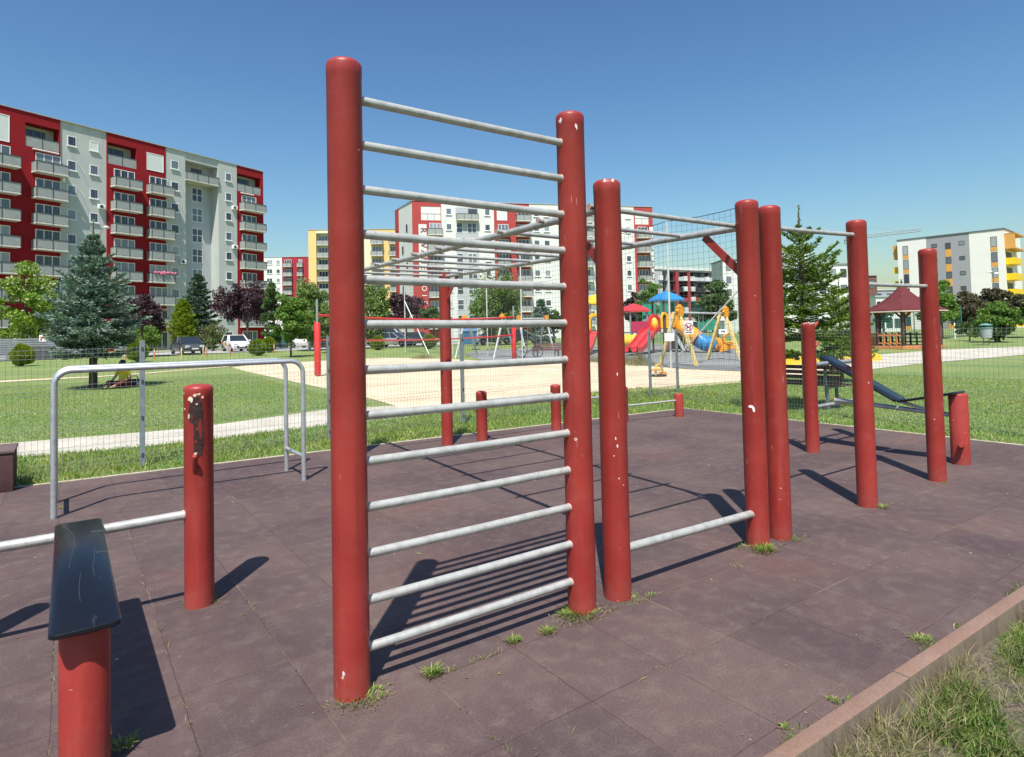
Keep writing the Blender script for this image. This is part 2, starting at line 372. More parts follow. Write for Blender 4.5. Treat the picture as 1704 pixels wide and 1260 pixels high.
DRY = leaf_mat('dry_grass_blades', [(0, (0.20, 0.17, 0.085)), (0.6, (0.34, 0.29, 0.16)), (0.85, (0.15, 0.19, 0.045)), (1, (0.11, 0.16, 0.03))], 0.3, 0.7)
BARK = M('bark', (0.10, 0.075, 0.055), 0.9, 0, 0.35, 18, 0.5, 30)
PALEBARK = M('pale_bark', (0.42, 0.40, 0.36), 0.85, 0, 0.35, 10, 0.3, 30)

def render_wall(name, base, streak=0.16):
    t = NT(name); v = t.obj(); a = t.noise(v, .35, 5); st_ = t.noise(t.scl(v, (1.6, 1.6, .10)), 1.0, 4, .6)
    c = t.mix(1.0, base, t.ramp(a, [(0.25, (.94,) * 3), (0.75, (1.05,) * 3)]), 'MULTIPLY')
    c = t.mix(t.math('MULTIPLY', t.step(st_, .50, .74), streak * 2.2), c, tuple(x * .62 for x in base))
    _mc[name] = t.fin(c, .85, 0, t.noise(v, 4, 3), .1, .01, Specular_IOR_Level=.15); return _mc[name]
# ------------------------------------------------------------------ ground, lawns, sheets
SN = Vector((AX, AY, 0))
def drape(bm, off):
    for s_ in (30.0, 58.0):
        bmesh.ops.bisect_plane(bm, geom=bm.verts[:] + bm.edges[:] + bm.faces[:], plane_co=SN.normalized() * s_, plane_no=SN)
    for v in bm.verts: v.co.z += gz(v.co.x, v.co.y) + off
def sheet(name, poly, off, mat, thick=0.0):
    bm = bmesh.new(); vs = [bm.verts.new((p[0], p[1], 0)) for p in poly]; f = bm.faces.new(vs)
    f.normal_update()
    if f.normal.z < 0: f.normal_flip()
    bmesh.ops.triangulate(bm, faces=[f]); drape(bm, off)
    if thick:
        r = bmesh.ops.extrude_face_region(bm, geom=bm.faces[:])
        for e in r['geom']:
            if isinstance(e, bmesh.types.BMVert): e.co.z += 0
        low = [v for v in bm.verts if v not in r['geom']]
        for v in low: v.co.z -= thick
        bmesh.ops.recalc_face_normals(bm, faces=bm.faces[:])
    me = bpy.data.meshes.new(name); bm.to_mesh(me); bm.free(); me.materials.append(mat)
    return put(name, me, kind='structure')
def px(*ps): return [at(u, v) for u, v in ps]
KY = 1.300                                           # outer face of the kerb
bm = bmesh.new()
def rect(x0, x1, y0, y1, z):
    bm.faces.new([bm.verts.new(p) for p in ((x0, y0, z), (x1, y0, z), (x1, y1, z), (x0, y1, z))])
rect(-900, 1600, -400, KY + .04, -0.088); rect(-900, 1600, KY + .04, 1800, -0.012)
drape(bm, 0); me = bpy.data.meshes.new('ground'); bm.to_mesh(me); bm.free(); me.materials.append(LAWN)
put('ground', me, kind='structure')
sheet('dry_soil', [(-6, -3), (14, -3), (14, KY + .03), (-6, KY + .03)], -0.082, SOIL)
RB = [(-5.0, 1.54), (1.8, 1.388), (4.6, 1.326), (9.74, 1.26), (9.877, 8.136), (-0.577, 8.71), (-5.0, 8.95)]
sheet('rubber_floor', RB, 0.0, RUBBER, 0.03)
# pale edging strips along the rubber
def strip(a, b, w, z0, z1):
    a = Vector((a[0], a[1], 0)); b = Vector((b[0], b[1], 0)); n = (b - a).normalized().cross(Vector((0, 0, 1))) * w
    return [a, b, b + n, a + n]
mb = MB()
mb.prism([tuple(p)[:2] for p in strip((-5, 8.952), (-0.577, 8.712), -0.05, 0, 0)][::-1], -0.05, 0.006)
mb.prism([tuple(p)[:2] for p in strip((-0.577, 8.712), (9.93, 8.136), -0.05, 0, 0)][::-1], -0.05, 0.006)
mb.prism([tuple(p)[:2] for p in strip((9.74, 1.27), (9.879, 8.134), 0.05, 0, 0)], -0.05, 0.006)
mb.build('edging', EDGE, None, 0, kind='structure')
# kerb in one metre lengths
mb = MB(); x = -5.0
while x < 14:
    mb.T = Matrix.Translation((3.2, 1.357, 0)) @ Matrix.Rotation(-.0215, 4, 'Z') @ Matrix.Translation((-3.2, -1.357, 0))
    mb.rbox(x + 0.0015, x + 1.9985, 1.287, 1.357, -0.25, 0.014 + rnd(-.0015, .0015), 0.007); x += 2.0
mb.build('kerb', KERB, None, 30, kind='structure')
# pale path and sand
sheet('path', px((-330, 805), (0, 762), (310, 735), (552, 706), (677, 694), (655, 674), (540, 681), (310, 712), (0, 737), (-330, 775)), -0.006, PATH)
sheet('sand_court', px((385, 611), (545, 647), (620, 664), (655, 674), (677, 694), (811, 676), (917, 669), (1050, 652), (1220, 637), (1300, 629), (1393, 619),
      (1458, 613), (1430, 590), (1266, 588), (1262, 606), (1235, 618), (1140, 614), (1060, 607), (960, 600), (800, 600), (740, 597), (640, 595), (551, 599), (440, 605)), -0.004, SAND)
sheet('path', px((1393, 618.5), (1458, 613), (1528, 605), (1600, 599), (1704, 590), (1860, 580), (1860, 568), (1704, 577), (1564, 582), (1460, 590), (1400, 597)), 0.0, PATH)
sheet('playground_surface', px((770, 589), (800, 599), (960, 599.5), (1060, 606.5), (1140, 613.5), (1235, 617.5), (1264, 606), (1266, 590), (1262, 573), (1100, 573), (960, 575), (800, 583)), 0.004, PLAYG)
sheet('road', px((-250, 612), (-100, 605), (0, 601), (150, 595), (300, 591), (440, 585), (520, 582.5), (620, 578), (700, 575), (820, 571), (820, 568), (700, 571), (520, 577), (440, 579), (300, 584), (0, 593), (-100, 597), (-250, 603)), 0.03, ROAD)
sheet('edging', px((0, 636), (160, 627.5), (380, 610.5), (380, 609.6), (160, 626), (0, 633.5)), 0.002, SAND)

# ------------------------------------------------------------------ grass blades (stuff)
rng = np.random.default_rng(11)
def blades(name, XY, z, hmin, hmax, w, lean, mat):
    n = len(XY); h = rng.uniform(hmin, hmax, n) ; az = rng.uniform(0, 2 * pi, n); az2 = rng.uniform(0, 2 * pi, n)
    L = np.stack([np.cos(az2), np.sin(az2)], 1) * (h * rng.uniform(0.1, lean, n))[:, None]
    sd = np.stack([np.cos(az), np.sin(az)], 1) * (w * rng.uniform(0.6, 1.3, n))[:, None]
    V = np.zeros((n, 4, 3)); P = np.asarray(XY)
    zz = z if np.isscalar(z) else np.asarray(z)
    V[:, 0, :2] = P; V[:, 0, 2] = zz - 0.01
    V[:, 1, :2] = P + L * 0.3 + sd; V[:, 1, 2] = zz + h * 0.5
    V[:, 2, :2] = P + L; V[:, 2, 2] = zz + h * (1 - 0.25 * rng.uniform(0, 1, n))
    V[:, 3, :2] = P + L * 0.3 - sd; V[:, 3, 2] = zz + h * 0.5
    me = np_mesh(name, V.reshape(-1, 3), np.arange(n * 4).reshape(-1, 4), mat)
    return put(name, me, kind='stuff')
def patchy(x, y, f, seed):
    r2 = np.random.default_rng(seed); s = np.zeros_like(x)
    for _ in range(7):
        a = r2.uniform(0, 2 * pi); k = f * r2.uniform(0.5, 2.0); s += np.sin(k * (x * np.cos(a) + y * np.sin(a)) + r2.uniform(0, 6.3))
    return s / 7
def region(n, x0, x1, y0, y1): return np.stack([rng.uniform(x0, x1, n), rng.uniform(y0, y1, n)], 1)
# rough grass outside the kerb: dry near it, greener further off
P = region(150000, 1.0, 7.5, -0.9, KY - 0.06); pn = patchy(P[:, 0], P[:, 1], 5.0, 3); dist = KY - P[:, 1]
lim_ = lambda a: a[a[:, 1] < 1.345 - .0215 * a[:, 0]]
P = lim_(P); pn = patchy(P[:, 0], P[:, 1], 5.0, 3); dist = KY - P[:, 1]
g1 = P[(pn + np.clip(dist, 0, 0.7) * 0.75 > 0.20 + rng.uniform(-.15, .15, len(P)))]
blades('grass', g1, -0.083, 0.02, 0.06, 0.0026, 1.3, GRASS)
g3 = lim_(region(170000, 1.0, 7.5, -0.9, KY - 0.10)); pq = patchy(g3[:, 0], g3[:, 1], 5.0, 3) + np.clip(KY - g3[:, 1], 0, .7) * .75
blades('grass', g3[pq > .10], -0.083, 0.025, 0.065, 0.0028, 1.2, DEEP)
g2 = P[(pn + np.clip(dist, 0, .7) * 0.75 <= 0.2) & (rng.uniform(0, 1, len(P)) < 0.26)]
blades('dry_grass', g2, -0.083, 0.02, 0.075, 0.0018, 2.6, DRY)
P = lim_(region(9000, 1.0, 8.0, KY - 0.22, KY + .02)); P = P[patchy(P[:, 0], P[:, 1], 9, 8) > -0.05]
blades('dry_grass', P, -0.083, 0.05, 0.13, 0.0018, 1.3, DRY)
# strip along the back fence, then the lawns
def back_y(x): return 8.71 - 0.0549 * (x + 0.577) + 0.055
P = region(100000, -2.5, 12.5, 8.1, 13.2); P = P[P[:, 1] > np.where(P[:, 0] < 9.93, back_y(P[:, 0]), 0)]
near = np.interp(P[:, 0], [-9, -0.74, 1.5, 3.6, 5.1, 7.6, 9.2, 12.5], [11.2, 11.0, 10.7, 11.0, 11.3, 11.7, 11.9, 11.8])
P = P[P[:, 1] < near]; q = patchy(P[:, 0], P[:, 1], 2.5, 5)
blades('grass', P[q > -0.05], -0.012, 0.035, 0.10, 0.0055, 1.0, GRASS)
blades('grass', P[q <= -0.05], -0.012, 0.03, 0.085, 0.0055, 1.0, LUSH)
# right-hand lawn
P = region(170000, 9.83, 21.0, -2.0, 12.0)
P = P[P[:, 1] < np.interp(P[:, 0], [9.8, 12.5, 16.4, 21.0], [8.12, 11.7, 11.3, 10.4])]
P = P[(P[:, 1] < 8.2) | (P[:, 0] > 12.4)]; P = P[rng.uniform(0, 1, len(P)) < np.interp(P[:, 0], [9.8, 12, 21], [1.0, 0.8, 0.45])]
q = patchy(P[:, 0], P[:, 1], 1.8, 6)
nr = P[:, 0] < 10.5
blades('grass', P[(q > 0.12) & ~nr], -0.012, 0.018, 0.05, 0.006, 1.2, GRASS)
blades('grass', P[(q <= 0.12) & ~nr], -0.012, 0.018, 0.05, 0.006, 1.2, LUSH)
blades('grass', P[nr], -0.012, 0.03, 0.08, 0.006, 1.0, LUSH)
# left-hand lawn beyond the path
P = region(150000, -4.0, 9.0, 12.4, 30.0)
P = P[(P[:, 1] > np.interp(P[:, 0], [-4, -0.85, 1.74, 4.6, 5.8], [13.2, 12.9, 12.6, 13.7, 13.5]))]
P = P[P[:, 0] < np.interp(P[:, 1], [13.3, 16, 21, 30], [5.7, 5.75, 6.0, 6.5])]
P = P[rng.uniform(0, 1, len(P)) < np.interp(P[:, 1], [12, 16, 30], [1, 0.8, 0.35])]
q = patchy(P[:, 0], P[:, 1], 1.1, 16)
blades('grass', P[q <= .14], -0.012, 0.018, 0.045, 0.006, 1.2, LUSH)
blades('grass', P[q > .14], -0.012, 0.015, 0.04, 0.006, 0.9, GRASS)

# scraps of straw, crumbs and leaf bits lying on the rubber
def litter(n, x0, x1, y0, y1, Lmin, Lmax, wd, mat, name='litter'):
    P = region(n, x0, x1, y0, y1); az = rng.uniform(0, 2 * pi, n); L = rng.uniform(Lmin, Lmax, n); w = wd * rng.uniform(.5, 1.3, n)
    d = np.stack([np.cos(az), np.sin(az)], 1); e = np.stack([-np.sin(az), np.cos(az)], 1); V = np.zeros((n, 4, 3))
    V[:, 0, :2] = P - d * L[:, None]; V[:, 1, :2] = P + e * w[:, None]; V[:, 2, :2] = P + d * L[:, None]; V[:, 3, :2] = P - e * w[:, None]
    V[:, :, 2] = .004; V[:, 1, 2] += rng.uniform(.001, .006, n); V[:, 3, 2] += rng.uniform(0, .003, n)
    put(name, np_mesh(name, V.reshape(-1, 3), np.arange(n * 4).reshape(-1, 4), mat), kind='stuff')
litter(230, -0.8, 9.5, 1.4, 8.3, .010, .035, .0022, DRY)
litter(420, -0.8, 9.5, 1.4, 8.3, .004, .009, .0045, DRY)
# fine weeds creeping along some joints
JW = []
for y_, x0_, x1_, k_ in ((2.585, .97, 2.5, 500), (2.585, 3.9, 4.5, 90), (2.02, 1.2, 3.2, 60)):
    xx = rng.uniform(x0_, x1_, k_); xx = xx[np.sin(xx * 9.0) + np.sin(xx * 23.0 + 1) > .1]; JW.append(np.stack([xx, y_ + rng.normal(0, .006, len(xx))], 1))
for x_, y0_, y1_, k_ in ((.413, 2.3, 5.5, 200), (.876, 2.5, 4.4, 120), (1.339, 1.9, 3.0, 90), (-.05, 2.4, 4.2, 160), (1.80, 2.3, 3.1, 60)):
    yy = rng.uniform(y0_, y1_, k_); yy = yy[np.sin(yy * 7.0) + np.sin(yy * 19.0 + 2) > .35]; JW.append(np.stack([x_ + rng.normal(0, .005, len(yy)), yy], 1))
blades('joint_weeds', np.concatenate(JW), 0.0, 0.006, 0.028, 0.0020, 1.6, DRY)
xx = rng.uniform(1.6, 9.0, 900); xx = xx[np.sin(xx * 6.0) + np.sin(xx * 17.0 + 1) > .55]
blades('joint_weeds', np.stack([xx, 1.43 - .0215 * xx + np.abs(rng.normal(0, .012, len(xx)))], 1), 0.0, 0.01, 0.04, 0.0026, 1.4, GRASS)

# weeds in the joints and at the feet of the posts
def tuft(x, y, n, rad, h, label, mat=GRASS, dry=0.4):
    mb_v = []; t = thing('weed_tuft', label, 'weeds', (x, y, 0), 0, 'weeds growing through the rubber floor')
    for k, (mm, cnt) in enumerate(((mat, int(n * (1 - dry))), (DRY, int(n * dry)))):
        if cnt < 1: continue
        a = rng.uniform(0, 2 * pi, cnt); r_ = rad * rng.uniform(0, 1, cnt) ** .62 * (.85 if k == 0 else 1.3)
        P = np.stack([np.cos(a) * r_, np.sin(a) * r_ * 0.8], 1); hh = h * .8 * (1 if k == 0 else 0.6) * rng.uniform(0.35, 1.1, cnt)
        az = rng.uniform(0, 2 * pi, cnt); V = np.zeros((cnt, 4, 3))
        L = np.stack([np.cos(a + rng.uniform(-.8, .8, cnt)), np.sin(a + rng.uniform(-.8, .8, cnt))], 1) * (hh * rng.uniform(0.3, 1.2 if k == 0 else 1.8, cnt))[:, None]
        sd = np.stack([np.cos(az), np.sin(az)], 1) * 0.0028
        V[:, 0, :2] = P; V[:, 1, :2] = P + L * .35 + sd; V[:, 1, 2] = hh * .6; V[:, 2, :2] = P + L; V[:, 2, 2] = hh * .8; V[:, 3, :2] = P + L * .35 - sd; V[:, 3, 2] = hh * .6
        put('leaf_blades' if k == 0 else 'dry_blades', np_mesh('tuft', V.reshape(-1, 3), np.arange(cnt * 4).reshape(-1, 4), mm), t)
# ------------------------------------------------------------------ fitness equipment
def post_mb(h, r=0.08, flatcap=False, n=40):
    b = 0.028
    if flatcap: pr = [(r, -0.02), (r, h - 0.012), (r * 0.96, h - 0.003), (r * 0.9, h)]
    else:
        pr = [(r, -0.02), (r, h - 0.075), (r + 0.0012, h - 0.072)]
        for k in range(0, 7):
            a = pi / 2 * k / 6; pr.append((r + 0.0012 - b * 1.15 * (1 - cos(a)), h - b * (1 - sin(a))))
        pr.append((r * 0.3, h + 0.004)); pr.append((0.004, h + 0.005))
    return pr
def post(parent, x, y, h, r=0.08, flatcap=False, name='post', label=None):
    m_ = MB(); m_.lathe(post_mb(h, r, flatcap), 40, (0, 0, 0))
    return m_.build(name, RED, parent, 50, loc=(x, y, 0), label=label)
def bar(parent, a, b, r, name='rung', mat=None, rings=True, n=16):
    a = Vector(a); b = Vector(b); d = (b - a).normalized(); m_ = MB()
    L = (b - a).length
    pts = [a, a.lerp(b, .25) + Vector((0, 0, -0.001)), a.lerp(b, .5) + Vector((0, 0, -0.002)), a.lerp(b, .75) + Vector((0, 0, -0.001)), b]
    m_.tube(pts, r, n)
    if rings:
        m_.mi = 1
        for p, s_ in ((a, 1), (b, -1)): m_.tube([p - d * s_ * 0.004, p + d * s_ * 0.006, p + d * s_ * 0.012], [r + 0.0035, r + 0.003, r + 0.0006], n)
    return m_.build(name, [mat or STEEL, WELD], parent, 50)
PW = M('bare_undercoat', (0.60, 0.52, 0.50), 0.7, 0, 0.25, 60, 0.3, 120)
TORN = M('torn_dark_core', (0.030, 0.010, 0.008), 0.5, 0, 0.5, 12, 0.5, 40)
def patch(parent, ang, z0, outline, r, mat, name='paint_chip', th=0.0015):
    """small curved scab on a post: outline in (arc metres, height) round angle ang"""
    m_ = MB(); n = len(outline); vs = []
    for k, rr in enumerate((r - 0.004, r + th)):
        for s_, z in outline:
            a = ang + s_ / r; vs.append((rr * cos(a), rr * sin(a), z0 + z))
    cx = sum(o[0] for o in outline) / n; cz = sum(o[1] for o in outline) / n; a = ang + cx / r
    vs.append(((r + th * 1.3) * cos(a), (r + th * 1.3) * sin(a), z0 + cz))
    fs = [(n + i, n + (i + 1) % n, 2 * n) for i in range(n)] + [(i, (i + 1) % n, n + (i + 1) % n, n + i) for i in range(n)]
    m_.add(vs, fs); return m_.build(name, mat, parent, 60)
def chip(parent, ang, z0, size, r=0.08, seed=0, asp=1.0, mat=None):
    rr = random.Random(seed); n = 9
    return patch(parent, ang, z0, [(cos(2 * pi * i / n) * size * rr.uniform(.4, 1.1), sin(2 * pi * i / n) * size * asp * rr.uniform(.4, 1.1)) for i in range(n)], r, mat or PW)
VA = atan2(-AY, -AX)                                  # angle on a post facing the camera
# wall bars ladder
lad = thing('climbing_ladder', 'tall red two-post ladder with thirteen silver rungs in the foreground', 'climbing frame', (1.018, 2.70, 0))
pl = post(lad, 0, 0, 2.79, 0.078); pr = post(lad, 1.335, 0, 2.80, 0.08)
for k in range(13): bar(lad, (0.07, 0, 0.172 + 0.2045 * k), (1.262, 0, 0.170 + 0.2042 * k), 0.0205)
chip(pr, VA - .5, 2.765, .016, .079, 3); chip(pr, VA + .35, 2.70, .010, .081, 4, 2); chip(pr, VA - .8, 2.74, .012, .081, 5, 1.6)
chip(pl, VA - .2, .12, .008, .078, 6, 1.8)
# monkey bars
mk = thing('monkey_bars', 'red four-post overhead ladder with grey steel rails and rungs behind the tall ladder', 'climbing frame', (2.63, 2.70, 0))
A1, A2, B1, B2 = (0, 0), (1.394, 0), (0.36, 5.10), (1.745, 5.10)
mp = [post(mk, *A1, 2.446), post(mk, *A2, 2.472), post(mk, *B1, 2.44), post(mk, *B2, 2.44)]
z0, z1 = 2.285, 2.37
for a, b in ((A1, B1), (A2, B2)):
    bar(mk, (a[0], a[1] + 0.07, z0), (b[0], b[1] - 0.07, z1), 0.026, 'rail')
    m_ = MB()
    for p, q, zz in ((a, b, z0), (b, a, z1)):
        d = (Vector((q[0], q[1], 0)) - Vector((p[0], p[1], 0))).normalized()
        s_ = Vector((p[0], p[1], 0)) + d * 0.07; e_ = Vector((p[0], p[1], 0)) + d * 0.40
        m_ = MB(); m_.beam((s_.x, s_.y, zz - 0.33), (e_.x, e_.y, zz - 0.02), 0.012, 0.06)
        m_.build('brace', RED, mk, 0)
for k in range(10):
    f = 0.012 + 0.976 * k / 9; zz = z0 + (z1 - z0) * f
    l = Vector(A1).lerp(Vector(B1), f); r_ = Vector(A2).lerp(Vector(B2), f)
    bar(mk, (l.x - 0.075, l.y + .02, zz + 0.012), (r_.x + 0.075, r_.y + .02, zz + 0.012), 0.0165, 'rung')
bar(mk, (0.07, 0, 0.262), (1.325, 0, 0.235), 0.026, 'low_bar')
chip(mp[0], VA + .1, .885, .006, .08, 11, 2.4); chip(mp[0], VA + .0, .93, .005, .08, 12, 2.5); chip(mp[0], VA - .15, .83, .005, .08, 13); chip(mp[0], VA + .15, .70, .006, .08, 14); chip(mp[0], VA + .5, .66, .004, .08, 15)
chip(mp[0], VA - .3, 2.43, .014, .079, 16); chip(mp[0], VA + .3, 2.43, .014, .079, 17); chip(mp[0], VA + .25, 1.30, .006, .08, 18, 2.0)
hook = [(s_ * .8, z_ * .8) for s_, z_ in [(-.036, .012), (-.020, .024), (-.004, .022), (.012, .010), (.020, -.012), (.017, -.036), (.006, -.036), (.008, -.012), (.0, .0), (-.014, .006), (-.030, .002)]]
patch(mp[1], VA - .45, .985, hook, .08, M('pale_scrape', (.72, .66, .62), .7), 'paint_scrape')
# pull-up bars
pu = thing('pull_up_bars', 'row of three red posts joined by two high steel bars at the right', 'pull-up bars', (4.303, 2.70, 0))
post(pu, 0, 0, 2.459); post(pu, 1.315, 0, 2.465); post(pu, 2.73, 0, 2.30)
bar(pu, (.07, 0, 2.300), (1.245, 0, 2.335), 0.018, 'bar'); bar(pu, (1.385, 0, 1.912), (2.66, 0, 1.925), 0.018, 'bar')
# parallel bars
pb = thing('parallel_bars', 'pair of low galvanised tubular rails with rounded corners before the wire fence', 'parallel bars', (-0.09, 6.95, 0))
for y in (0, 0.66):
    pts = [(0, y, -0.02), (0, y, 1.17)] + [(0.13 - 0.13 * cos(a), y, 1.17 + 0.13 * sin(a)) for a in [pi / 2 * k / 8 for k in range(1, 9)]]
    pts += [(2.07 + 0.13 * sin(a), y, 1.17 + 0.13 * cos(a)) for a in [pi / 2 * k / 8 for k in range(0, 8)]] + [(2.20, y, 1.17), (2.20, y, -0.02)]
    m_ = MB(); m_.tube(pts, 0.025, 16); m_.build('rail', GALV, pb, 50)
for x in (0, 2.20): bar(pb, (x, 0.02, 0.26), (x, 0.64, 0.26), 0.02, 'crossbar', GALV)
# sit-up benches
BOARD = NT('dark_glossy_board')
_v = BOARD.obj(); _s = BOARD.noise(BOARD.scl(_v, (9, 1.4, 1)), 2.6, 3); _d = BOARD.noise(_v, 6, 4)
_c = BOARD.mix(BOARD.step(_s, 0.66, 0.70), (0.0075, 0.0090, 0.013), (0.018, 0.022, 0.030))
_vo = BOARD.n('ShaderNodeTexVoronoi', {'Vector': _v, 'Scale': 7.5}); _sp = BOARD.n('ShaderNodeSeparateColor', {0: _vo.outputs['Color']})
_k = BOARD.math('LESS_THAN', _vo.outputs['Distance'], BOARD.math('MULTIPLY', BOARD.math('GREATER_THAN', _sp.outputs[0], .55), .055))
_c = BOARD.mix(BOARD.math('MULTIPLY', _k, .7), _c, (0.11, 0.11, 0.10))
BOARD = BOARD.fin(_c, BOARD.math('MULTIPLY_ADD', _d, 0.22, 0.13), 0, None, Specular_IOR_Level=0.38)
SCR = M('board_scratch', (0.075, 0.08, 0.088), 0.5)
def rounded(x0, x1, y0, y1, r, n=5):
    out = []
    for cx, cy, a0 in ((x1 - r, y0 + r, -pi / 2), (x1 - r, y1 - r, 0), (x0 + r, y1 - r, pi / 2), (x0 + r, y0 + r, pi)):
        out += [(cx + r * cos(a0 + pi / 2 * k / n), cy + r * sin(a0 + pi / 2 * k / n)) for k in range(n + 1)]
    return out
def board_mb(x0, x1, y0, y1, th, r=0.035):
    m_ = MB(); o = rounded(x0, x1, y0, y1, r); i_ = rounded(x0 + .006, x1 - .006, y0 + .006, y1 - .006, r - .004); n = len(o)
    vs = [(p[0], p[1], -th + .005) for p in o] + [(p[0], p[1], -.005) for p in o] + [(p[0], p[1], 0) for p in i_] + [(p[0], p[1], -th) for p in i_]
    fs = []
    for j in range(n):
        k = (j + 1) % n
        fs += [(j, k, n + k, n + j), (n + j, n + k, 2 * n + k, 2 * n + j), (3 * n + j, 3 * n + k, k, j)]
    fs += [tuple(range(2 * n, 3 * n)), tuple(range(4 * n - 1, 3 * n - 1, -1))]
    return m_.add(vs, fs)
def peg(parent, p, d, r=0.019, L=0.10, name='peg'):
    m_ = MB(); p = Vector(p); d = Vector(d).normalized()
    m_.tube([p - d * .03, p + d * (L - .012), p + d * L], [r, r, r * .75], 14); return m_.build(name, RED, parent, 50)
bl = thing('sit_up_bench', 'low dark board on a red post with a silver bar beside the torn red post', 'exercise bench', (0.02, 2.78, 0))
post(bl, 0.036, 0, 0.535, 0.078, True)
tp = post(bl, 0.621, 1.362, 1.286, 0.08, label='red post with torn paint and a broken peg')
post(bl, -0.62, 1.362, 1.286, 0.08)
bar(bl, (-0.54, 1.362, 0.522), (0.541, 1.362, 0.532), 0.027, 'bar')
bd = board_mb(-0.070, 0.142, -0.13, 1.46, 0.022, .028).build('board', BOARD, bl, 40, loc=(0, 0, 0.571))
m_ = MB(); m_.beam((.036, .07, .53), (.036, 1.36, .53), .06, .03); m_.build('board_frame', M('black_steel', (.02, .02, .022), .5, .2), bl, 0)
m_ = MB()
for q in ([(-.03, 1.40), (.0, 1.25), (.015, 1.1), (.014, .95), (.0, .8), (-.01, .6)], [(.09, .85), (.085, .7), (.075, .55), (.078, .42)], [(.03, .5), (.022, .3), (.024, .15)], [(.11, .78), (.14, .76)], [(.085, 1.18), (.135, 1.16)]):
    m_.tube([(x_, y_, -0.0004) for x_, y_ in q], 0.0010, 4)
m_.build('scratch', SCR, bd, 0)
# torn coat on its right post
tear = [(-.012, .0), (.012, .03), (.034, .02), (.050, -.02), (.056, -.12), (.058, -.24), (.046, -.315), (.020, -.33), (.004, -.30), (.006, -.2), (.0, -.13), (-.018, -.12), (-.026, -.06), (-.02, -.02)]
ta = VA + 0.10
patch(tp, ta, 1.195, tear, .08, TORN, 'torn_patch', .002)
for k, (s_, z, sz, asp) in enumerate(((-.012, .012, .017, 1.3), (.012, .035, .016, .7), (.032, .038, .015, .6), (.02, -.018, .008, .8), (.012, -.305, .012, 1.0), (-.024, -.09, .006, 3.0), (.05, .02, .01, .8), (-.002, -.2, .004, 4), (.022, -.16, .005, 3), (.016, -.235, .006, 2))):
    chip(tp, ta + s_ / .08, 1.195 + z, sz, .0815, 30 + k, asp, M('torn_pale_edge', (.58, .50, .38), .8, 0, .3, 50) if k < 7 else RED)
for k, (s_, z) in enumerate(((-.068, .03), (-.06, -.06))): chip(tp, ta + s_ / .08, 1.21 + z, .006, .08, 50 + k)
peg(tp, (.078 * cos(ta + .12), .078 * sin(ta + .12), .80), (cos(ta + .3) * .5, sin(ta + .3) * .5, .85), .016, .10)
# right-hand bench
br = thing('sit_up_bench', 'bent dark board on a silver frame by pegged red posts near the right lawn', 'exercise bench', (7.53, 2.85, 0))
q1 = post(br, 0, 1.40, 1.60, .08); q2 = post(br, 1.33, 1.40, 1.60, .08); q3 = post(br, .52, 0, .772, .092, True)
for q, sg in ((q1, 1), (q2, -1)):
    for z in (1.28, 1.53): peg(q, (.072 * sg, -.03, z), (.7 * sg, -.15, .72), .018, .105)
peg(q3, (-.078, -.035, .21), (-.93, -.34, .22), .03, .085)
for k in range(7): chip(q1, VA - 1.0 + k * .33, 1.585 + .006 * (k % 3), .014, .081, 60 + k, .8)
bar(br, (.07, 1.40, .545), (1.26, 1.40, .555), .024, 'bar', GALV); bar(br, (.07, 1.40, 1.075), (1.26, 1.40, 1.085), .024, 'bar', GALV)
bar(br, (.55, 1.38, .60), (.53, .085, .53), .026, 'spine', GALV)
m_ = MB(); m_.beam((.55, .62, .64), (.54, .28, .55), .05, .03); m_.build('strut', GALV, br, 0)
_a, _b = Vector((.56, 1.50, 1.165)), Vector((.56, .60, .66))
_e = board_mb(-.15, .15, 0, (_a - _b).length, .028).build('board', BOARD, br, 40, loc=_b); _e.rotation_euler = (atan2(_a.z - _b.z, _a.y - _b.y), 0, 0)
_a, _b = Vector((.56, .585, .66)), Vector((.53, -.02, .80))
_e = board_mb(-.15, .15, 0, (_a - _b).length, .028).build('board', BOARD, br, 40, loc=_b); _e.rotation_euler = (atan2(_a.z - _b.z, _a.y - _b.y), 0, 0)
# stepped low bars at the back
lb = thing('stepped_push_up_bars', 'row of short red posts joined by thin low bars at the back edge', 'push-up bars', (4.934, 7.77, 0))
for x, y, h in ((0, 0, .715), (1.393, 0, .72), (2.79, -.1, .60), (3.97, -.30, .405)): post(lb, x, y, h, .08, x > 3.5)
bar(lb, (.07, 0, .58), (1.32, 0, .58), .016, 'bar'); bar(lb, (1.46, 0, .46), (2.72, -.1, .46), .016, 'bar'); bar(lb, (2.86, -.1, .27), (3.90, -.29, .29), .016, 'bar')
# rubber covered box at the left edge
bx = thing('vault_box', 'dark brown rubber-covered box standing at the left edge by the grass', 'box', (0, 0, 0))
q = flat(22, 818)
m_ = MB(); m_.rbox(q.x - .75, q.x, q.y + .02, q.y + .62, 0, .40, .012); m_.build('body', M('brown_rubber_block', (.085, .045, .045), .85, 0, .2, 20, .4, 150), bx, 30)
m_ = MB(); m_.rbox(q.x - .77, q.x + .012, q.y + .008, q.y + .632, .40, .43, .008); m_.build('top_mat', M('brown_rubber_top', (.13, .095, .09), .85, 0, .2, 20, .4, 150), bx, 30)
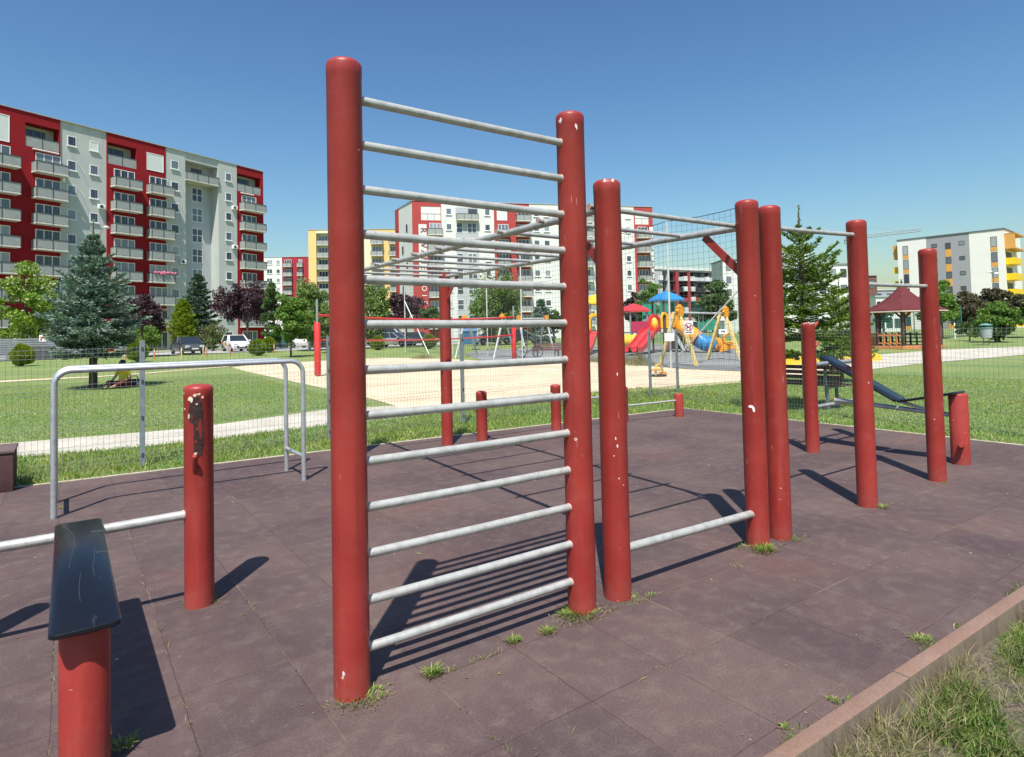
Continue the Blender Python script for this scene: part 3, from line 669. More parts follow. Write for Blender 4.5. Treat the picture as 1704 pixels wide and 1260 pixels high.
# weeds
for (u, v, n, rad, h, lab) in (
    (335, 1004, 160, .10, .05, 'small weed tuft at the foot of the torn red post'),
    (600, 1163, 460, .115, .035, 'grass ring round the foot of the left ladder post'),
    (720, 1124, 220, .032, .065, 'green grass tuft in the tile joint between the ladder posts, nearer the left post'),
    (855, 1069, 200, .032, .045, 'yellowish grass tuft in the tile joint left of the right ladder post'),
    (912, 1054, 160, .035, .055, 'dry grass tuft close to the weeds of the right ladder post'),
    (962, 1022, 800, .13, .045, 'broad weedy patch round the foot of the right ladder post'),
    (1050, 998, 150, .11, .03, 'thin ring of weeds round the left front post of the monkey bars'),
    (1083, 992, 50, .03, .03, 'tiny tuft just right of the left front post of the monkey bars'),
    (1272, 918, 380, .06, .08, 'bright yellow-green tuft at the foot of the right front monkey-bar post'),
    (1240, 912, 90, .09, .04, 'dry wisps round the right front monkey-bar post'),
    (1225, 945, 30, .07, .02, 'flat dry wisps on the rubber below the right front monkey-bar post'),
    (1318, 899, 80, .07, .04, 'small weeds at the foot of the first pull-up post'),
    (1470, 846, 110, .045, .055, 'yellow-green tuft right of the middle pull-up post'),
    (1570, 803, 50, .035, .03, 'small tuft at the foot of the shortest pull-up post'),
    (100, 846, 50, .03, .04, 'little weed beside the left leg of the parallel bars'),
    (205, 1245, 90, .05, .06, 'dark tuft in the shade of the board bench post'),
    (1535, 1066, 200, .07, .03, 'weedy patch growing along the inside of the kerb'),
    (1386, 1166, 50, .022, .028, 'small green weed sprouting by the kerb near the bottom edge'),
    (1306, 1214, 50, .022, .03, 'lowest small weed sprouting by the kerb')):
    p = flat(u, v); tuft(p.x, p.y, n, rad, h, lab)
# ------------------------------------------------------------------ wire mesh fence round the fitness area
def mesh_panel(parent, a, b, zt=1.50, step=0.058, off=0.0):
    """welded mesh panel with four V folds between ground points a and b (parent space)"""
    a = Vector(a); b = Vector(b); L = (b - a).length; d = (b - a) / L; nrm = Vector((d.y, -d.x, 0))   # folds point to the camera side
    r = 0.0018; folds = (0.10, 0.55, 1.00, 1.42)
    prof = [(0.03, 0)]
    for f in folds: prof += [(f - .05, 0), (f, 0.028), (f + .05, 0)]
    prof += [(zt, 0)]
    vs = []; fs = []
    n = int(L / step); g0 = (L - n * step) / 2
    for i in range(n + 1):
        c = a + d * (g0 + i * step); o = len(vs)
        for z, y in prof:
            for k in range(3):
                t = 2 * pi * k / 3; vs.append(c + d * (r * cos(t)) + nrm * (y + r * sin(t)) + Vector((0, 0, z)))
        for j in range(len(prof) - 1):
            for k in range(3): fs.append((o + j * 3 + k, o + j * 3 + (k + 1) % 3, o + j * 3 + 3 + (k + 1) % 3, o + j * 3 + 3 + k))
    hz = []
    for f in folds: hz += [(f - .05, 0), (f, 0.028), (f + .05, 0)]
    for z in (.32, .77, 1.20): hz.append((z, 0))
    rr = 0.0020
    for z, y in hz:
        o = len(vs)
        for c in (a, b):
            for k in range(3):
                t = 2 * pi * k / 3; vs.append(c + nrm * (y + .004 + rr * cos(t)) + Vector((0, 0, z + rr * sin(t))))
        for k in range(3): fs.append((o + k, o + (k + 1) % 3, o + 3 + (k + 1) % 3, o + 3 + k))
    V = np.array([tuple(v) for v in vs]); return put('mesh_panel', np_mesh('mesh_panel', V, np.array(fs), FWIRE), parent)
def fpost(parent, p, h=1.56):
    m_ = MB(); m_.rbox(p[0] - .03, p[0] + .03, p[1] - .02, p[1] + .02, -.1, h, .004)
    m_.mi = 1
    for z in (.14, .60, 1.05, 1.46): m_.box(p[0] - .012, p[0] + .012, p[1] - .030, p[1] - .018, z - .02, z + .02)
    return m_.build('post', [FPOST, M('clip_dark', (.05, .055, .06), .6)], parent, 0)
def fence(name_label, pts, skip=0):
    o = Vector((pts[0][0], pts[0][1], 0)); t = thing('wire_fence', name_label, 'fence', o)
    P = [Vector((x, y, 0)) - o for x, y in pts]
    for p in P[skip:]: fpost(t, p)
    for a, b in zip(P, P[1:]):
        d = (b - a).normalized(); mesh_panel(t, a + d * .035, b - d * .035)
    return t
fence('grey welded-mesh fence with flat posts along the grass strip behind the rubber floor', [(-4.1, 8.94), (-1.66, 9.03), (.776, 9.133), (3.21, 9.30), (5.60, 9.42), (8.2, 9.72), (10.97, 10.01)])
fence('grey welded-mesh fence closing the right side before the lawn with the wooden bench', [(11.0, 9.95), (10.79, 7.05), (10.62, 5.2), (10.40, 2.7), (10.18, 0.2), (9.96, -2.3)], 1)
fence('narrow wire-mesh gate panel between two posts at the far corner of the fence', [(11.03, 10.02), (12.27, 10.31)], 1)

# ------------------------------------------------------------------ leaves and trees
def leaf_obj(name, P, D, size, wid, mat, parent, bend=0.0):
    """many leaf-sized diamonds: P centres, D long axis (unit), size half length, wid half width"""
    P = np.asarray(P, float); D = np.asarray(D, float); n = len(P)
    q = rng.normal(size=(n, 3)); q -= (q * D).sum(1)[:, None] * D; q /= np.linalg.norm(q, axis=1)[:, None] + 1e-9
    size = np.broadcast_to(size, (n,))[:, None]; wid = np.broadcast_to(wid, (n,))[:, None]
    V = np.stack([P - D * size, P + q * wid, P + D * size, P - q * wid], 1)
    return put(name, np_mesh(name, V.reshape(-1, 3), np.arange(n * 4).reshape(-1, 4), mat), parent)
def unit(a): return a / (np.linalg.norm(a, axis=-1, keepdims=True) + 1e-9)
def broadleaf(label, x, y, H, rx, rz, zc, mat, n=6000, leaf=0.16, trunk=0.10, group=None, clumps=46, bark=None, name='tree', weep=0.0, cat='tree', low=0.0, mat2=None, gap=1.0, full=False):
    t = thing(name, label, cat, (x, y, gz(x, y)), rnd(0, 6.28), group)
    # crown: leaf clumps near the surface of a lumpy ellipsoid
    cd = unit(rng.normal(size=(clumps, 3))); cr = rng.uniform(0.35, 1.0, clumps) ** 0.6
    if not full: cd[:, 2] = np.where(cd[:, 2] < -0.55, -cd[:, 2] * 0.5, cd[:, 2])
    C = cd * cr[:, None] * np.array([rx, rx, rz]) * 0.88
    lump = 1 + 0.16 * np.sin(3 * np.arctan2(C[:, 1], C[:, 0]) + rng.uniform(0, 6)) + rng.uniform(-.14, .14, clumps)
    C *= lump[:, None]
    m_ = MB(); top = max(zc - rz * .35, .25)
    m_.tube([(0, 0, -.1), (rnd(-.03, .03), rnd(-.03, .03), top * .55), (rnd(-.06, .06), rnd(-.06, .06), top), (rnd(-.1, .1), rnd(-.1, .1), zc + rz * .45)], [trunk * 1.25, trunk, trunk * .8, trunk * .25], 8)
    for c in C[:: max(1, clumps // 14)]:
        e = Vector((c[0], c[1], c[2] + zc)); s_ = Vector((0, 0, min(top * rnd(.75, 1.15), zc + rz * .3)))
        m_.tube([s_, s_.lerp(e, .5) + Vector((0, 0, .08 * rz)), e], [trunk * .42, trunk * .25, trunk * .07], 5)
    m_.build('trunk', bark or BARK, t, 60)
    w = rng.uniform(.5, 1.5, clumps); ci = rng.choice(clumps, n, p=w / w.sum()); rad = 0.30 * gap * min(rx, rz) * rng.uniform(.7, 1.25, clumps)
    off = unit(rng.normal(size=(n, 3))) * (rng.uniform(0, 1, n) ** .45)[:, None] * rad[ci][:, None]
    off[:, 2] *= .75; P = C[ci] + off; P[:, 2] += zc
    if weep: P[:, 2] -= weep * rng.uniform(0, 1, n) ** 2 * rz * .5
    P[:, 2] = np.maximum(P[:, 2], low + .05)
    D = unit(rng.normal(size=(n, 3)) + unit(C[ci] + off) * .5 + np.array([0, 0, -.3 - weep]))
    sz = leaf * rng.uniform(.55, 1.2, n)
    if mat2 is None: leaf_obj('crown', P, D, sz * .6, sz * .36, mat, t)
    else:
        k = rng.uniform(size=n) < .5 + .5 * np.sin(ci * 2.1)
        leaf_obj('crown', P[k], D[k], sz[k] * .6, sz[k] * .36, mat, t); leaf_obj('crown', P[~k], D[~k], sz[~k] * .6, sz[~k] * .36, mat2, t)
    return t
def conifer(label, x, y, H, rb, cs, mat, levels=20, nb=9, twig=9, needle=.12, nw=.02, per=6, group=None, droop=.25, up=.5, trunk=.09, shape=.85, name='conifer_tree', leader=.35, sparse_top=0.0, seed=3, flat=1.0):
    rr = random.Random(seed); t = thing(name, label, 'tree', (x, y, gz(x, y)), rr.uniform(0, 6.28), group)
    m_ = MB(); m_.tube([(0, 0, -.1), (0, 0, H * .3), (.01, 0, H * .7), (0, 0, H - leader * .2)], [trunk * 1.2, trunk * .95, trunk * .45, .012], 10)
    P = []; D = []; SZ = []
    def spray(p, d, n, spread, s0):
        for _ in range(n):
            v = Vector((d.x + rr.gauss(0, spread), d.y + rr.gauss(0, spread), d.z + rr.gauss(0, spread * .8 * flat))).normalized()
            P.append(p + v * s0 * .7); D.append(v); SZ.append(s0 * rr.uniform(.7, 1.15))
    for i in range(levels):
        f = (i + rr.uniform(-.25, .25)) / (levels - 1); f = min(max(f, 0), 1); z = cs + (H - leader - cs) * f ** .92
        Rr = (rb * (1 - f) ** shape + .10 * rb * (1 - f * .3)) * (.62 + .38 * min(1.0, f / .16)); k = max(4, int(nb * (1 - .45 * f) * (1 - sparse_top * f)))
        for j in range(k):
            az = 2 * pi * (j + rr.uniform(-.35, .35)) / k + i * 1.3; L = Rr * rr.uniform(.72, 1.12)
            rise = up * f - droop * (1 - f) + rr.uniform(-.1, .1); o = Vector((cos(az), sin(az), 0)); pts = []
            nseg = 6
            for q in range(nseg + 1):
                s_ = q / nseg; pts.append(Vector((0, 0, z)) + o * L * s_ + Vector((0, 0, L * (rise * s_ + .22 * s_ * s_ * (1 - f * .5)))))
            m_.tube([pts[0], pts[3], pts[6]], [trunk * .20 * (1 - .6 * f) + .004, .006, .003], 4, False)
            cnt = max(4, int(twig * L / rb * 1.15) + 3)
            for q in range(cnt):
                s_ = .16 + .84 * (q + rr.uniform(0, .8)) / cnt; s_ = min(s_, 1.0); a_ = min(int(s_ * nseg), nseg - 1)
                p = pts[a_].lerp(pts[a_ + 1], s_ * nseg - a_); dd = (pts[a_ + 1] - pts[a_]).normalized()
                sd = dd.cross(Vector((0, 0, 1))).normalized() * (1 if q % 2 else -1)
                tl = (L * (1 - s_) * .42 + .10 * L + needle * .4) * rr.uniform(.7, 1.15); td = (dd * .75 + sd + Vector((0, 0, -.12 + .2 * f))).normalized()
                m = max(2, int(tl / (needle * .62)))
                for w in range(m): spray(p + td * tl * (w + .3) / m, td, per, .42, needle)
            for w in range(4): spray(pts[nseg].lerp(pts[nseg - 1], w * .3), (pts[nseg] - pts[nseg - 1]).normalized(), per, .35, needle)
    for w in range(int(leader / needle * 2.2)): spray(Vector((0, 0, H - leader + leader * w / (leader / needle * 2.2))), Vector((0, 0, 1)), max(2, per // 2), .35, needle * .8)
    m_.build('trunk', BARK, t, 60)
    n = len(P); SZ = np.array(SZ)
    leaf_obj('needles', np.array([tuple(p) for p in P]), np.array([tuple(d) for d in D]), SZ * .5, np.full(n, nw) * rng.uniform(.7, 1.3, n), mat, t)
    return t
def T(u, d): p = spot(u, d); return p.x, p.y
def size(u, vt, d): return hgt(u, vt, d) - 0.015 * min(max(d - 30, 0), 28)
p = at(155, 646)
conifer('large blue-green spruce standing alone on the left lawn', p.x, p.y, 5.75, 1.72, 1.10, BLUESP, 19, 12, 13, .13, .019, 7, droop=.12, up=.80, trunk=.11, seed=5, shape=1.12, leader=.75, flat=.42)
p = at(1336, 680)
conifer('open-crowned green fir right behind the bench and fence at right', p.x, p.y, 3.85, 1.15, 1.02, FIRN, 12, 9, 14, .066, .0100, 12, droop=.05, up=.78, trunk=.045, seed=9, leader=.60, sparse_top=.35, shape=.62, flat=.30)
p = spot(1398, 17.5)
conifer('light green young conifer just beyond the open-crowned fir', p.x, p.y, 2.85, .85, .35, FIRN, 15, 8, 8, .075, .011, 7, trunk=.04, seed=12, droop=.1, up=.6)
TG = 'trees between the lawn and the apartment blocks'
def bt(label, u, d, vt, vb, wpx, mat, **k):
    x, y = T(u, d); H = size(u, vt, d); zb = max(size(u, vb, d), .15); rx = wpx / 2 * d / F; rz = (H - zb) / 2
    return broadleaf(label, x, y, H, rx, rz, zb + rz, mat, group=TG, **k)
bt('bright green maple with creamy white leaves left of the blue spruce', 44, 54, 445, 580, 118, BRIGHT, n=19000, full=True, leaf=.22, mat2=VARIEG, clumps=60, trunk=.14)
bt('dark purple plum tree peeking out right of the blue spruce', 236, 50, 486, 566, 66, PLUM, n=6000, leaf=.22)
bt('rounded fresh green bush-like tree beside the blue spruce', 247, 60, 526, 588, 50, GREEN, n=7000, leaf=.16, full=True)
x, y = T(330, 68); conifer('dark green spruce in front of the red and white block', x, y, size(330, 455, 68), 2.45, .4, SPRUCE, 20, 10, 10, .30, .05, 5, group=TG, trunk=.14, seed=21, flat=.6)
x, y = T(304, 64); conifer('narrow yellow-green conifer in front of the dark spruce', x, y, size(304, 497, 64), 1.5, .3, THUJA, 18, 10, 8, .22, .04, 5, group=TG, up=1.1, droop=-.5, trunk=.07, seed=22)
bt('thin straggly shrub with yellowish leaves between the two parked cars', 354, 62, 536, 590, 44, MAROON, n=2600, full=True, leaf=.16, mat2=BIRCH, gap=1.3)
bt('broad dark purple plum tree above the white hatchback', 412, 66, 466, 560, 100, PLUM, n=12000, leaf=.22, clumps=60, trunk=.12)
bt('dark tree close behind the purple plum beside the block corner', 457, 62, 464, 580, 48, DKGREEN, n=8000, leaf=.24, full=True)
bt('young bright green lime tree on a thin trunk left of the volleyball post', 484, 44, 484, 576, 60, GREEN, n=13000, leaf=.18, trunk=.06, full=True, clumps=60)
bt('tall loose birch behind the young lime tree', 515, 56, 456, 578, 66, BIRCH, n=13000, leaf=.19, weep=.5, bark=PALEBARK, full=True, clumps=60)
bt('pale green low tree next to the left volleyball post', 548, 50, 510, 578, 56, BIRCH, n=8000, leaf=.18, full=True)
bt('weeping birch showing just right of the tall ladder post', 622, 58, 460, 566, 64, BIRCH, n=12000, leaf=.2, weep=.8, bark=PALEBARK, full=True)
bt('purple plum tree behind the volleyball net', 676, 60, 488, 562, 70, PLUM, n=8000, leaf=.24)
bt('green bush beside the purple plum behind the net', 722, 58, 502, 566, 48, DKGREEN, n=6000, leaf=.2)
bt('large full birch in front of the white and red block behind the net', 828, 62, 446, 564, 94, BIRCH, n=18000, full=True, leaf=.22, weep=.6, clumps=64, bark=PALEBARK, mat2=GREEN)
x, y = T(902, 66); conifer('small blue spruce right of the large birch', x, y, size(902, 497, 66), 1.5, .3, BLUESP, 14, 8, 6, .28, .05, 4, group=TG, seed=31)
bt('small green tree beside the small blue spruce', 922, 66, 514, 562, 36, DKGREEN, n=4000, leaf=.22)
bt('dark purple tree behind the red-roofed play tower', 1052, 74, 486, 556, 46, PLUM, n=5000, leaf=.26)
bt('slim green poplar left of the blue roof', 1083, 72, 460, 556, 44, GREEN, n=6000, leaf=.24)
bt('dark tree behind the tube slide and the climbing net pole', 1194, 52, 470, 556, 66, DKGREEN, n=9000, leaf=.22)
bt('green tree half hidden behind the shortest pull-up post', 1566, 52, 468, 556, 62, GREEN, n=8000, leaf=.22)
bt('maroon-leaved maple left of the green bush at right', 1612, 56, 486, 560, 72, MAROON, n=8000, leaf=.24, gap=.9)
bt('tall maroon-leaved maple behind the litter bin', 1664, 58, 474, 556, 66, MAROON, n=9000, leaf=.24, gap=.9)
bt('maroon and green tree at the right edge', 1712, 50, 484, 560, 80, MAROON, n=9000, leaf=.24, mat2=DKGREEN)
bt('light green bush spreading right behind the litter bin', 1656, 43, 502, 592, 66, GREEN, n=14000, leaf=.17, clumps=80, trunk=.05, full=True)
bt('small dark shrub on a thin stem left of the litter bin', 1612, 46, 530, 564, 34, DKGREEN, n=3500, leaf=.17, trunk=.04)
bt('slim dark tree at the corner of the white block behind the fir', 1470, 60, 500, 556, 30, MAROON, n=3000, leaf=.2)
def globe(u, vt, vb, w, label, d):
    x, y = T(u, d); s_ = d / F; H = (vb - vt) * s_ * 1.05; r_ = w / 2 * s_ * 1.05
    t = thing('round_thuja', label, 'shrub', (x, y, gz(x, y)), rnd(0, 6), 'clipped round yellow-green shrubs')
    m_ = MB(); m_.tube([(0, 0, -.05), (0, 0, H * .5)], [.05, .03], 6); m_.build('trunk', BARK, t, 60)
    n = 7000; D = unit(rng.normal(size=(n, 3))); rad = rng.uniform(.72, 1.05, n) * (1 + .08 * np.sin(5 * D[:, 0] + 3 * D[:, 2]))
    P = D * rad[:, None] * np.array([r_, r_, H * .48]); P[:, 2] += H * .52
    leaf_obj('crown', P, unit(D + np.array([0, 0, .9]) + rng.normal(0, .35, (n, 3))), .07 * rng.uniform(.6, 1.2, n), .022, THUJA, t); return t
globe(38, 567, 601, 32, 'clipped round yellow-green shrub furthest left on the lawn edge', 40)
globe(228, 558, 594, 30, 'clipped yellow-green shrub right of the blue spruce trunk', 42)
globe(428, 561, 586, 26, 'clipped round shrub right of the white hatchback', 48)
globe(446, 549, 573, 22, 'clipped pale green shrub near the corner of the tall block', 54)
globe(628, 550, 572, 22, 'clipped shrub in front of the silver car behind the net', 54)
globe(714, 549, 572, 22, 'clipped shrub right of the purple plum behind the net', 54)
# tufts of tall dry grass by the sand
def reed(u, v, n, rad, h, label):
    p = at(u, v); t = thing('grass_clump', label, 'grass clump', p, 0, 'tall dry grass by the sand'); a = rng.uniform(0, 2 * pi, n); q = rng.uniform(0, 1, n) ** .7; r_ = rad * q
    hh = h * (1 - .75 * q ** 1.5) * rng.uniform(.35, 1.1, n); P = np.stack([np.cos(a) * r_, np.sin(a) * r_, hh * .5], 1); D = unit(np.stack([rng.normal(0, .35, n), rng.normal(0, .35, n), np.ones(n)], 1))
    leaf_obj('grass_blades', P, D, hh * .55, .009, DRY, t)
reed(1062, 608, 500, .7, .75, 'tall dry grass clump at the foot of the double red slide')
reed(1040, 606, 250, .5, .55, 'dry grass clump just left of the tallest clump by the red slide')
reed(985, 602, 250, .6, .45, 'dry grass clump between the two front posts at the sand edge')
reed(703, 597, 500, .8, .35, 'brown heap of cut grass at the back edge of the sand')
# ------------------------------------------------------------------ apartment blocks
REDW = render_wall('red_render', (0.25, 0.014, 0.018), .10)
REDW2 = M('faded_red_render', (0.37, 0.062, 0.058), .85, 0, .08, .35)
WHITEW = render_wall('pale_grey_render', (0.44, 0.465, 0.435), .16)
WHITE2 = render_wall('white_render', (0.62, 0.62, 0.59), .10)
GREYW = M('mid_grey_render', (0.40, 0.42, 0.43), .85, 0, .06, .3)
DKGREY = M('dark_grey_render', (0.030, 0.029, 0.034), .8, 0, .15, .5)
MIDG = M('grey_cladding', (0.32, 0.33, 0.345), .7, 0, .05, .5)
YELW = render_wall('yellow_render', (0.70, 0.50, 0.21), .06)
CREAM = M('cream_render', (0.66, 0.62, 0.44), .85, 0, .06, .4)
ORANGE = M('orange_panel', (0.62, 0.31, 0.07), .6, 0, .06, 2)
YPANEL = M('bright_yellow_panel', (0.78, 0.52, 0.01), .5, 0, .04, 2)
WFRAME = M('white_window_frame', (0.74, 0.74, 0.73), .5, 0, .03)
DFRAME = M('dark_window_frame', (0.045, 0.05, 0.055), .5, 0, .03)
SLAB = M('pale_balcony_slab', (0.56, 0.54, 0.49), .85, 0, .12, 3)
RAILP = M('grey_balcony_panel', (0.285, 0.30, 0.285), .5, 0, .14, 1.5)
RAILB = M('dark_rail_bar', (0.055, 0.065, 0.06), .5, .3, .1)
ROOFC = M('roof_edge_metal', (0.42, 0.42, 0.42), .5, .3, .1)
BLIND = M('white_roller_blind', (0.60, 0.63, 0.60), .7, 0, .05, 3)
def glass_mat():
    t = NT('window_glass'); r_ = t.n('ShaderNodeObjectInfo').outputs['Random']; v = t.obj()
    s = t.n('ShaderNodeSeparateXYZ', {0: v})
    cur = t.noise(t.scl(v, (14, 1, .15)), 1.0, 2)
    c = t.ramp(r_, [(0, (.014, .018, .028)), (.35, (.03, .04, .06)), (.55, (.075, .095, .12)), (.8, (.20, .23, .25)), (1, (.34, .36, .36))])
    c = t.mix(t.math('MULTIPLY', t.step(cur, .45, .6), .45), c, (.20, .22, .24))
    return t.fin(c, .08, 0, None, Specular_IOR_Level=.7)
GLASS = glass_mat()
_wc = {}
def window(parent, x, y, z, w, h, cols=1, rows=1, fm=None, blind=False, sill=True, lite=True):
    fm = fm or WFRAME; key = (round(w, 2), round(h, 2), cols, rows, fm.name, sill)
    if key not in _wc:
        m_ = MB(); t = .075 if fm is WFRAME else .06
        m_.box(0, t, -.045, .05, 0, h); m_.box(w - t, w, -.045, .05, 0, h); m_.box(t, w - t, -.045, .05, 0, t); m_.box(t, w - t, -.045, .05, h - t, h)
        for c in range(1, cols): m_.box(w * c / cols - .045, w * c / cols + .045, -.04, .05, t, h - t)
        for r_ in range(1, rows): m_.box(t, w - t, -.038, .05, h * r_ / rows - .04, h * r_ / rows + .04)
        if sill: m_.box(-.08, w + .08, -.16, .02, -.09, -.002)
        p = MB(); p.box(t * .9, w - t * .9, -.018, .03, t * .9, h - t * .9)
        _wc[key] = (m_.mesh('window', fm, 0), p.mesh('pane', GLASS, 0), p.mesh('pane', BLIND, 0))
    a, b, c = _wc[key]; f = put('window', a, parent, (x, y, z)); put('pane', c if blind else b, f); return f
_bc = {}
def balcony(parent, x, z, w, dep=1.2, y=0.0, rail=None, slab=None, h=1.02, solid=False, name='balcony'):
    rail = rail or RAILP; slab = slab or SLAB; key = (round(w, 2), dep, rail.name, h, solid)
    if key not in _bc:
        s_ = MB(); s_.box(0, w, -dep, -.003, -.17, 0)
        r_ = MB(); t = .04
        r_.box(0.02, w - .02, -dep + .02, -dep + .02 + t, .05, h); r_.box(.02, .02 + t, -dep + .06, -.01, .05, h); r_.box(w - .02 - t, w - .02, -dep + .06, -.01, .05, h)
        if not solid:
            r_.mi = 1
            r_.box(-.01, w + .01, -dep - .02, -dep + .015, h, h + .05); r_.box(-.01, .03, -dep, 0, h, h + .05); r_.box(w - .03, w + .01, -dep, 0, h, h + .05)
            k = max(2, int(round(w / 1.6)))
            for i in range(k + 1): xx = .0 + (w) * i / k; r_.box(xx - .025, xx + .025, -dep - .025, -dep + .018, -.1, h)
        _bc[key] = (s_.mesh(name, slab, 0), r_.mesh('railing', [rail, RAILB], 0))
    a, b = _bc[key]; o = put(name, a, parent, (x, y, z)); put('railing', b, o); return o
class Block:
    """local frame: x along the facade, y into the building, z up from its ground"""
    def __init__(s, name, label, P0, P1, dep, H, group=None):
        s.dir = (Vector((P1[0], P1[1], 0)) - Vector((P0[0], P0[1], 0))); s.L = s.dir.length; s.dir.normalize()
        s.root = thing(name, label, 'apartment block', (P0[0], P0[1], gz(P0[0], P0[1])), atan2(s.dir.y, s.dir.x), group)
        s.P0 = Vector((P0[0], P0[1], 0)); s.H = H; s.dep = dep; s.w = {}
    def x(s, u):                                 # facade coordinate seen at photo column u
        q = spot(u, 10.0); q = Vector((q.x, q.y, 0)); d = s.dir
        # solve P0 + d*t = q*k
        den = d.x * q.y - d.y * q.x
        return (s.P0.y * q.x - s.P0.x * q.y) / den
    def wall(s, mat, x0, x1, y0=0.0, y1=None, z0=-0.5, z1=None):
        m_ = s.w.setdefault(mat.name, (MB(), mat))[0]
        m_.box(x0, x1, y0, s.dep if y1 is None else y1, z0, s.H if z1 is None else z1)
    def done(s):
        for m_, mat in s.w.values(): m_.build('wall', mat, s.root, 0, label=mat.name.replace('_', ' ') + ' wall')
def camxy(r_, d):                                # horizontal offset right of the optical axis, depth
    cy, sy = cos(YAW), sin(YAW)
    return Vector((AY * r_ + AX * d, -0.5790 * r_ + AY * d, 0))
PITCHF = 2.85
def doors(b, x, z, w=2.4, y=0.0, cols=3, **k): window(b.root, x, y, z + .02, w, 2.2, cols, 1, sill=False, **k)
def stack(b, x0, x1, floors, wall, top_loggia=True, shutter=False, z1=3.0, rail=None, wwin=None, dx=.25):
    """a column of balconies with glazed doors; the top floor is a recessed loggia"""
    W_ = x1 - x0; ww = wwin or min(2.5, W_ - .7)
    zt = z1 + PITCHF * (floors - 1)
    for k in range(floors - (1 if top_loggia or shutter else 0)):
        z = z1 + PITCHF * k
        balcony(b.root, x0, z, W_, rail=rail); doors(b, x0 + dx + .15, z, ww)
    return zt
rb = random.Random(4)
# ---- block A, left
P0, P1 = camxy(-53.8, 66), camxy(-37.5, 95)
A = Block('apartment_block', 'tall red and pale grey nine-storey block filling the left side', P0 - (P1 - P0) * .30, P1, 13, 26.55)
xs = A.x; o = xs(0)
cuts = dict(r0=xs(100), w1=xs(178), r1=xs(277), w2=xs(310), g=xs(365), w3=xs(396), end=A.L)
ztop = 3.0 + PITCHF * 7                                       # floor of the top storey
def with_loggia(b, mat, x0, x1, lx0, lx1, zt, hh=2.45, inner=None, rail=True):
    b.wall(mat, x0, x1, 0, None, -.5, zt - .15); b.wall(mat, x0, x1, 0, None, zt + hh, b.H)
    if lx0 > x0 + .02: b.wall(mat, x0, lx0, 0, None, zt - .15, zt + hh)
    if lx1 < x1 - .02: b.wall(mat, lx1, x1, 0, None, zt - .15, zt + hh)
    b.wall(inner or WHITEW, lx0, lx1, 1.3, None, zt - .15, zt + hh)
    window(b.root, lx0 + .4, 1.3, zt + .1, (lx1 - lx0) * .62, 2.0, 3, 1, DFRAME, sill=False)
    if rail:
        m_ = MB(); m_.box(lx0, lx1, .06, .10, zt - .15, zt + 1.0); m_.mi = 1; m_.box(lx0, lx1, .03, .13, zt + 1.0, zt + 1.06)
        k = max(2, int((lx1 - lx0) / 1.2))
        for i in range(1, k): xx = lx0 + (lx1 - lx0) * i / k; m_.box(xx - .025, xx + .025, .03, .06, zt - .1, zt + 1)
        m_.build('loggia_railing', [RAILP, RAILB], b.root, 0)
A.wall(REDW, -0.0, xs(28), 0)
with_loggia(A, REDW, xs(28), cuts['r0'], xs(41), cuts['r0'] - .12, ztop)
A.wall(WHITEW, cuts['r0'], cuts['w1'], .12)
with_loggia(A, REDW, cuts['w1'], xs(238), cuts['w1'] + .1, xs(228), ztop)
A.wall(REDW, xs(238), cuts['r1'], 0)
A.wall(WHITEW, cuts['r1'], cuts['w2'], .05)
A.wall(GREYW, cuts['w2'], cuts['g'], 1.7); A.wall(WHITEW, cuts['w2'], cuts['g'], .10, 1.7, ztop + 2.55)
A.wall(WHITEW, cuts['g'], cuts['w3'], .0)
with_loggia(A, REDW, cuts['w3'], A.L, cuts['w3'] + .05, A.L - .45, ztop)
A.done()
stack(A, xs(25) - 3.4, xs(25), 8, REDW, True); window(A.root, xs(14) - 1.5, 0, ztop - .2, 1.5, 2.9, 1, 1, blind=True, sill=False)
stack(A, xs(51), xs(101) + .25, 8, REDW, True); stack(A, xs(184), xs(229), 8, REDW, True); stack(A, xs(244), xs(283), 8, REDW, False, True)
stack(A, xs(400), A.L - .45, 8, REDW, True)
for x0, x1 in ((xs(25) - 3.4, xs(25)), (xs(51), xs(101)), (xs(184), xs(229)), (xs(244), xs(283)), (xs(400), A.L - .45)): doors(A, x0 + .4, .1, min(2.5, x1 - x0 - .7))
window(A.root, xs(245), 0, ztop + .1, xs(273) - xs(245), 2.25, 1, 1, blind=True, sill=False)
for k in range(9):
    z = 3.0 + PITCHF * (k - 1) + .95
    for xc, ww in ((xs(120), .95), (xs(157.5), .95)): window(A.root, xc - ww / 2, .12, z, ww, 1.15, 1, 1, blind=rb.random() < .12)
    window(A.root, xs(292.5) - .55, .05, z, 1.1, 1.15, 1, 1, blind=rb.random() < .12)
    window(A.root, xs(382) - .5, 0, z, 1.0, 1.15, 1, 1)
    if k < 8:
        window(A.root, xs(317) - .5, 1.7, z - .6, 1.0, 1.95, 1, 2, sill=False); window(A.root, xs(343) - .9, 1.7, z - .6, 1.6, 1.95, 2, 2, sill=False)
balcony(A.root, cuts['w2'] + .02, ztop, cuts['g'] - cuts['w2'] - .04, 1.9, 1.7)
window(A.root, xs(343) - 1, 1.7, ztop + .2, 1.6, 1.9, 2, 1, DFRAME, sill=False)
m_ = MB(); m_.box(-.05, A.L + .06, -.10, A.dep + .1, A.H, A.H + .10); m_.build('roof', ROOFC, A.root, 0)
for xa, xb, z in ((xs(51), xs(98), ztop - .35), (xs(401), xs(424), ztop - .35)):
    m_ = MB(); m_.tube([(xa + .1, -.12, z), (xb - .1, -.12, z)], .09, 10); m_.build('awning_case', BLIND, A.root, 60)
PINK = M('pink_geraniums', (.55, .16, .25), .8, 0, .4, 20)
m_ = MB()
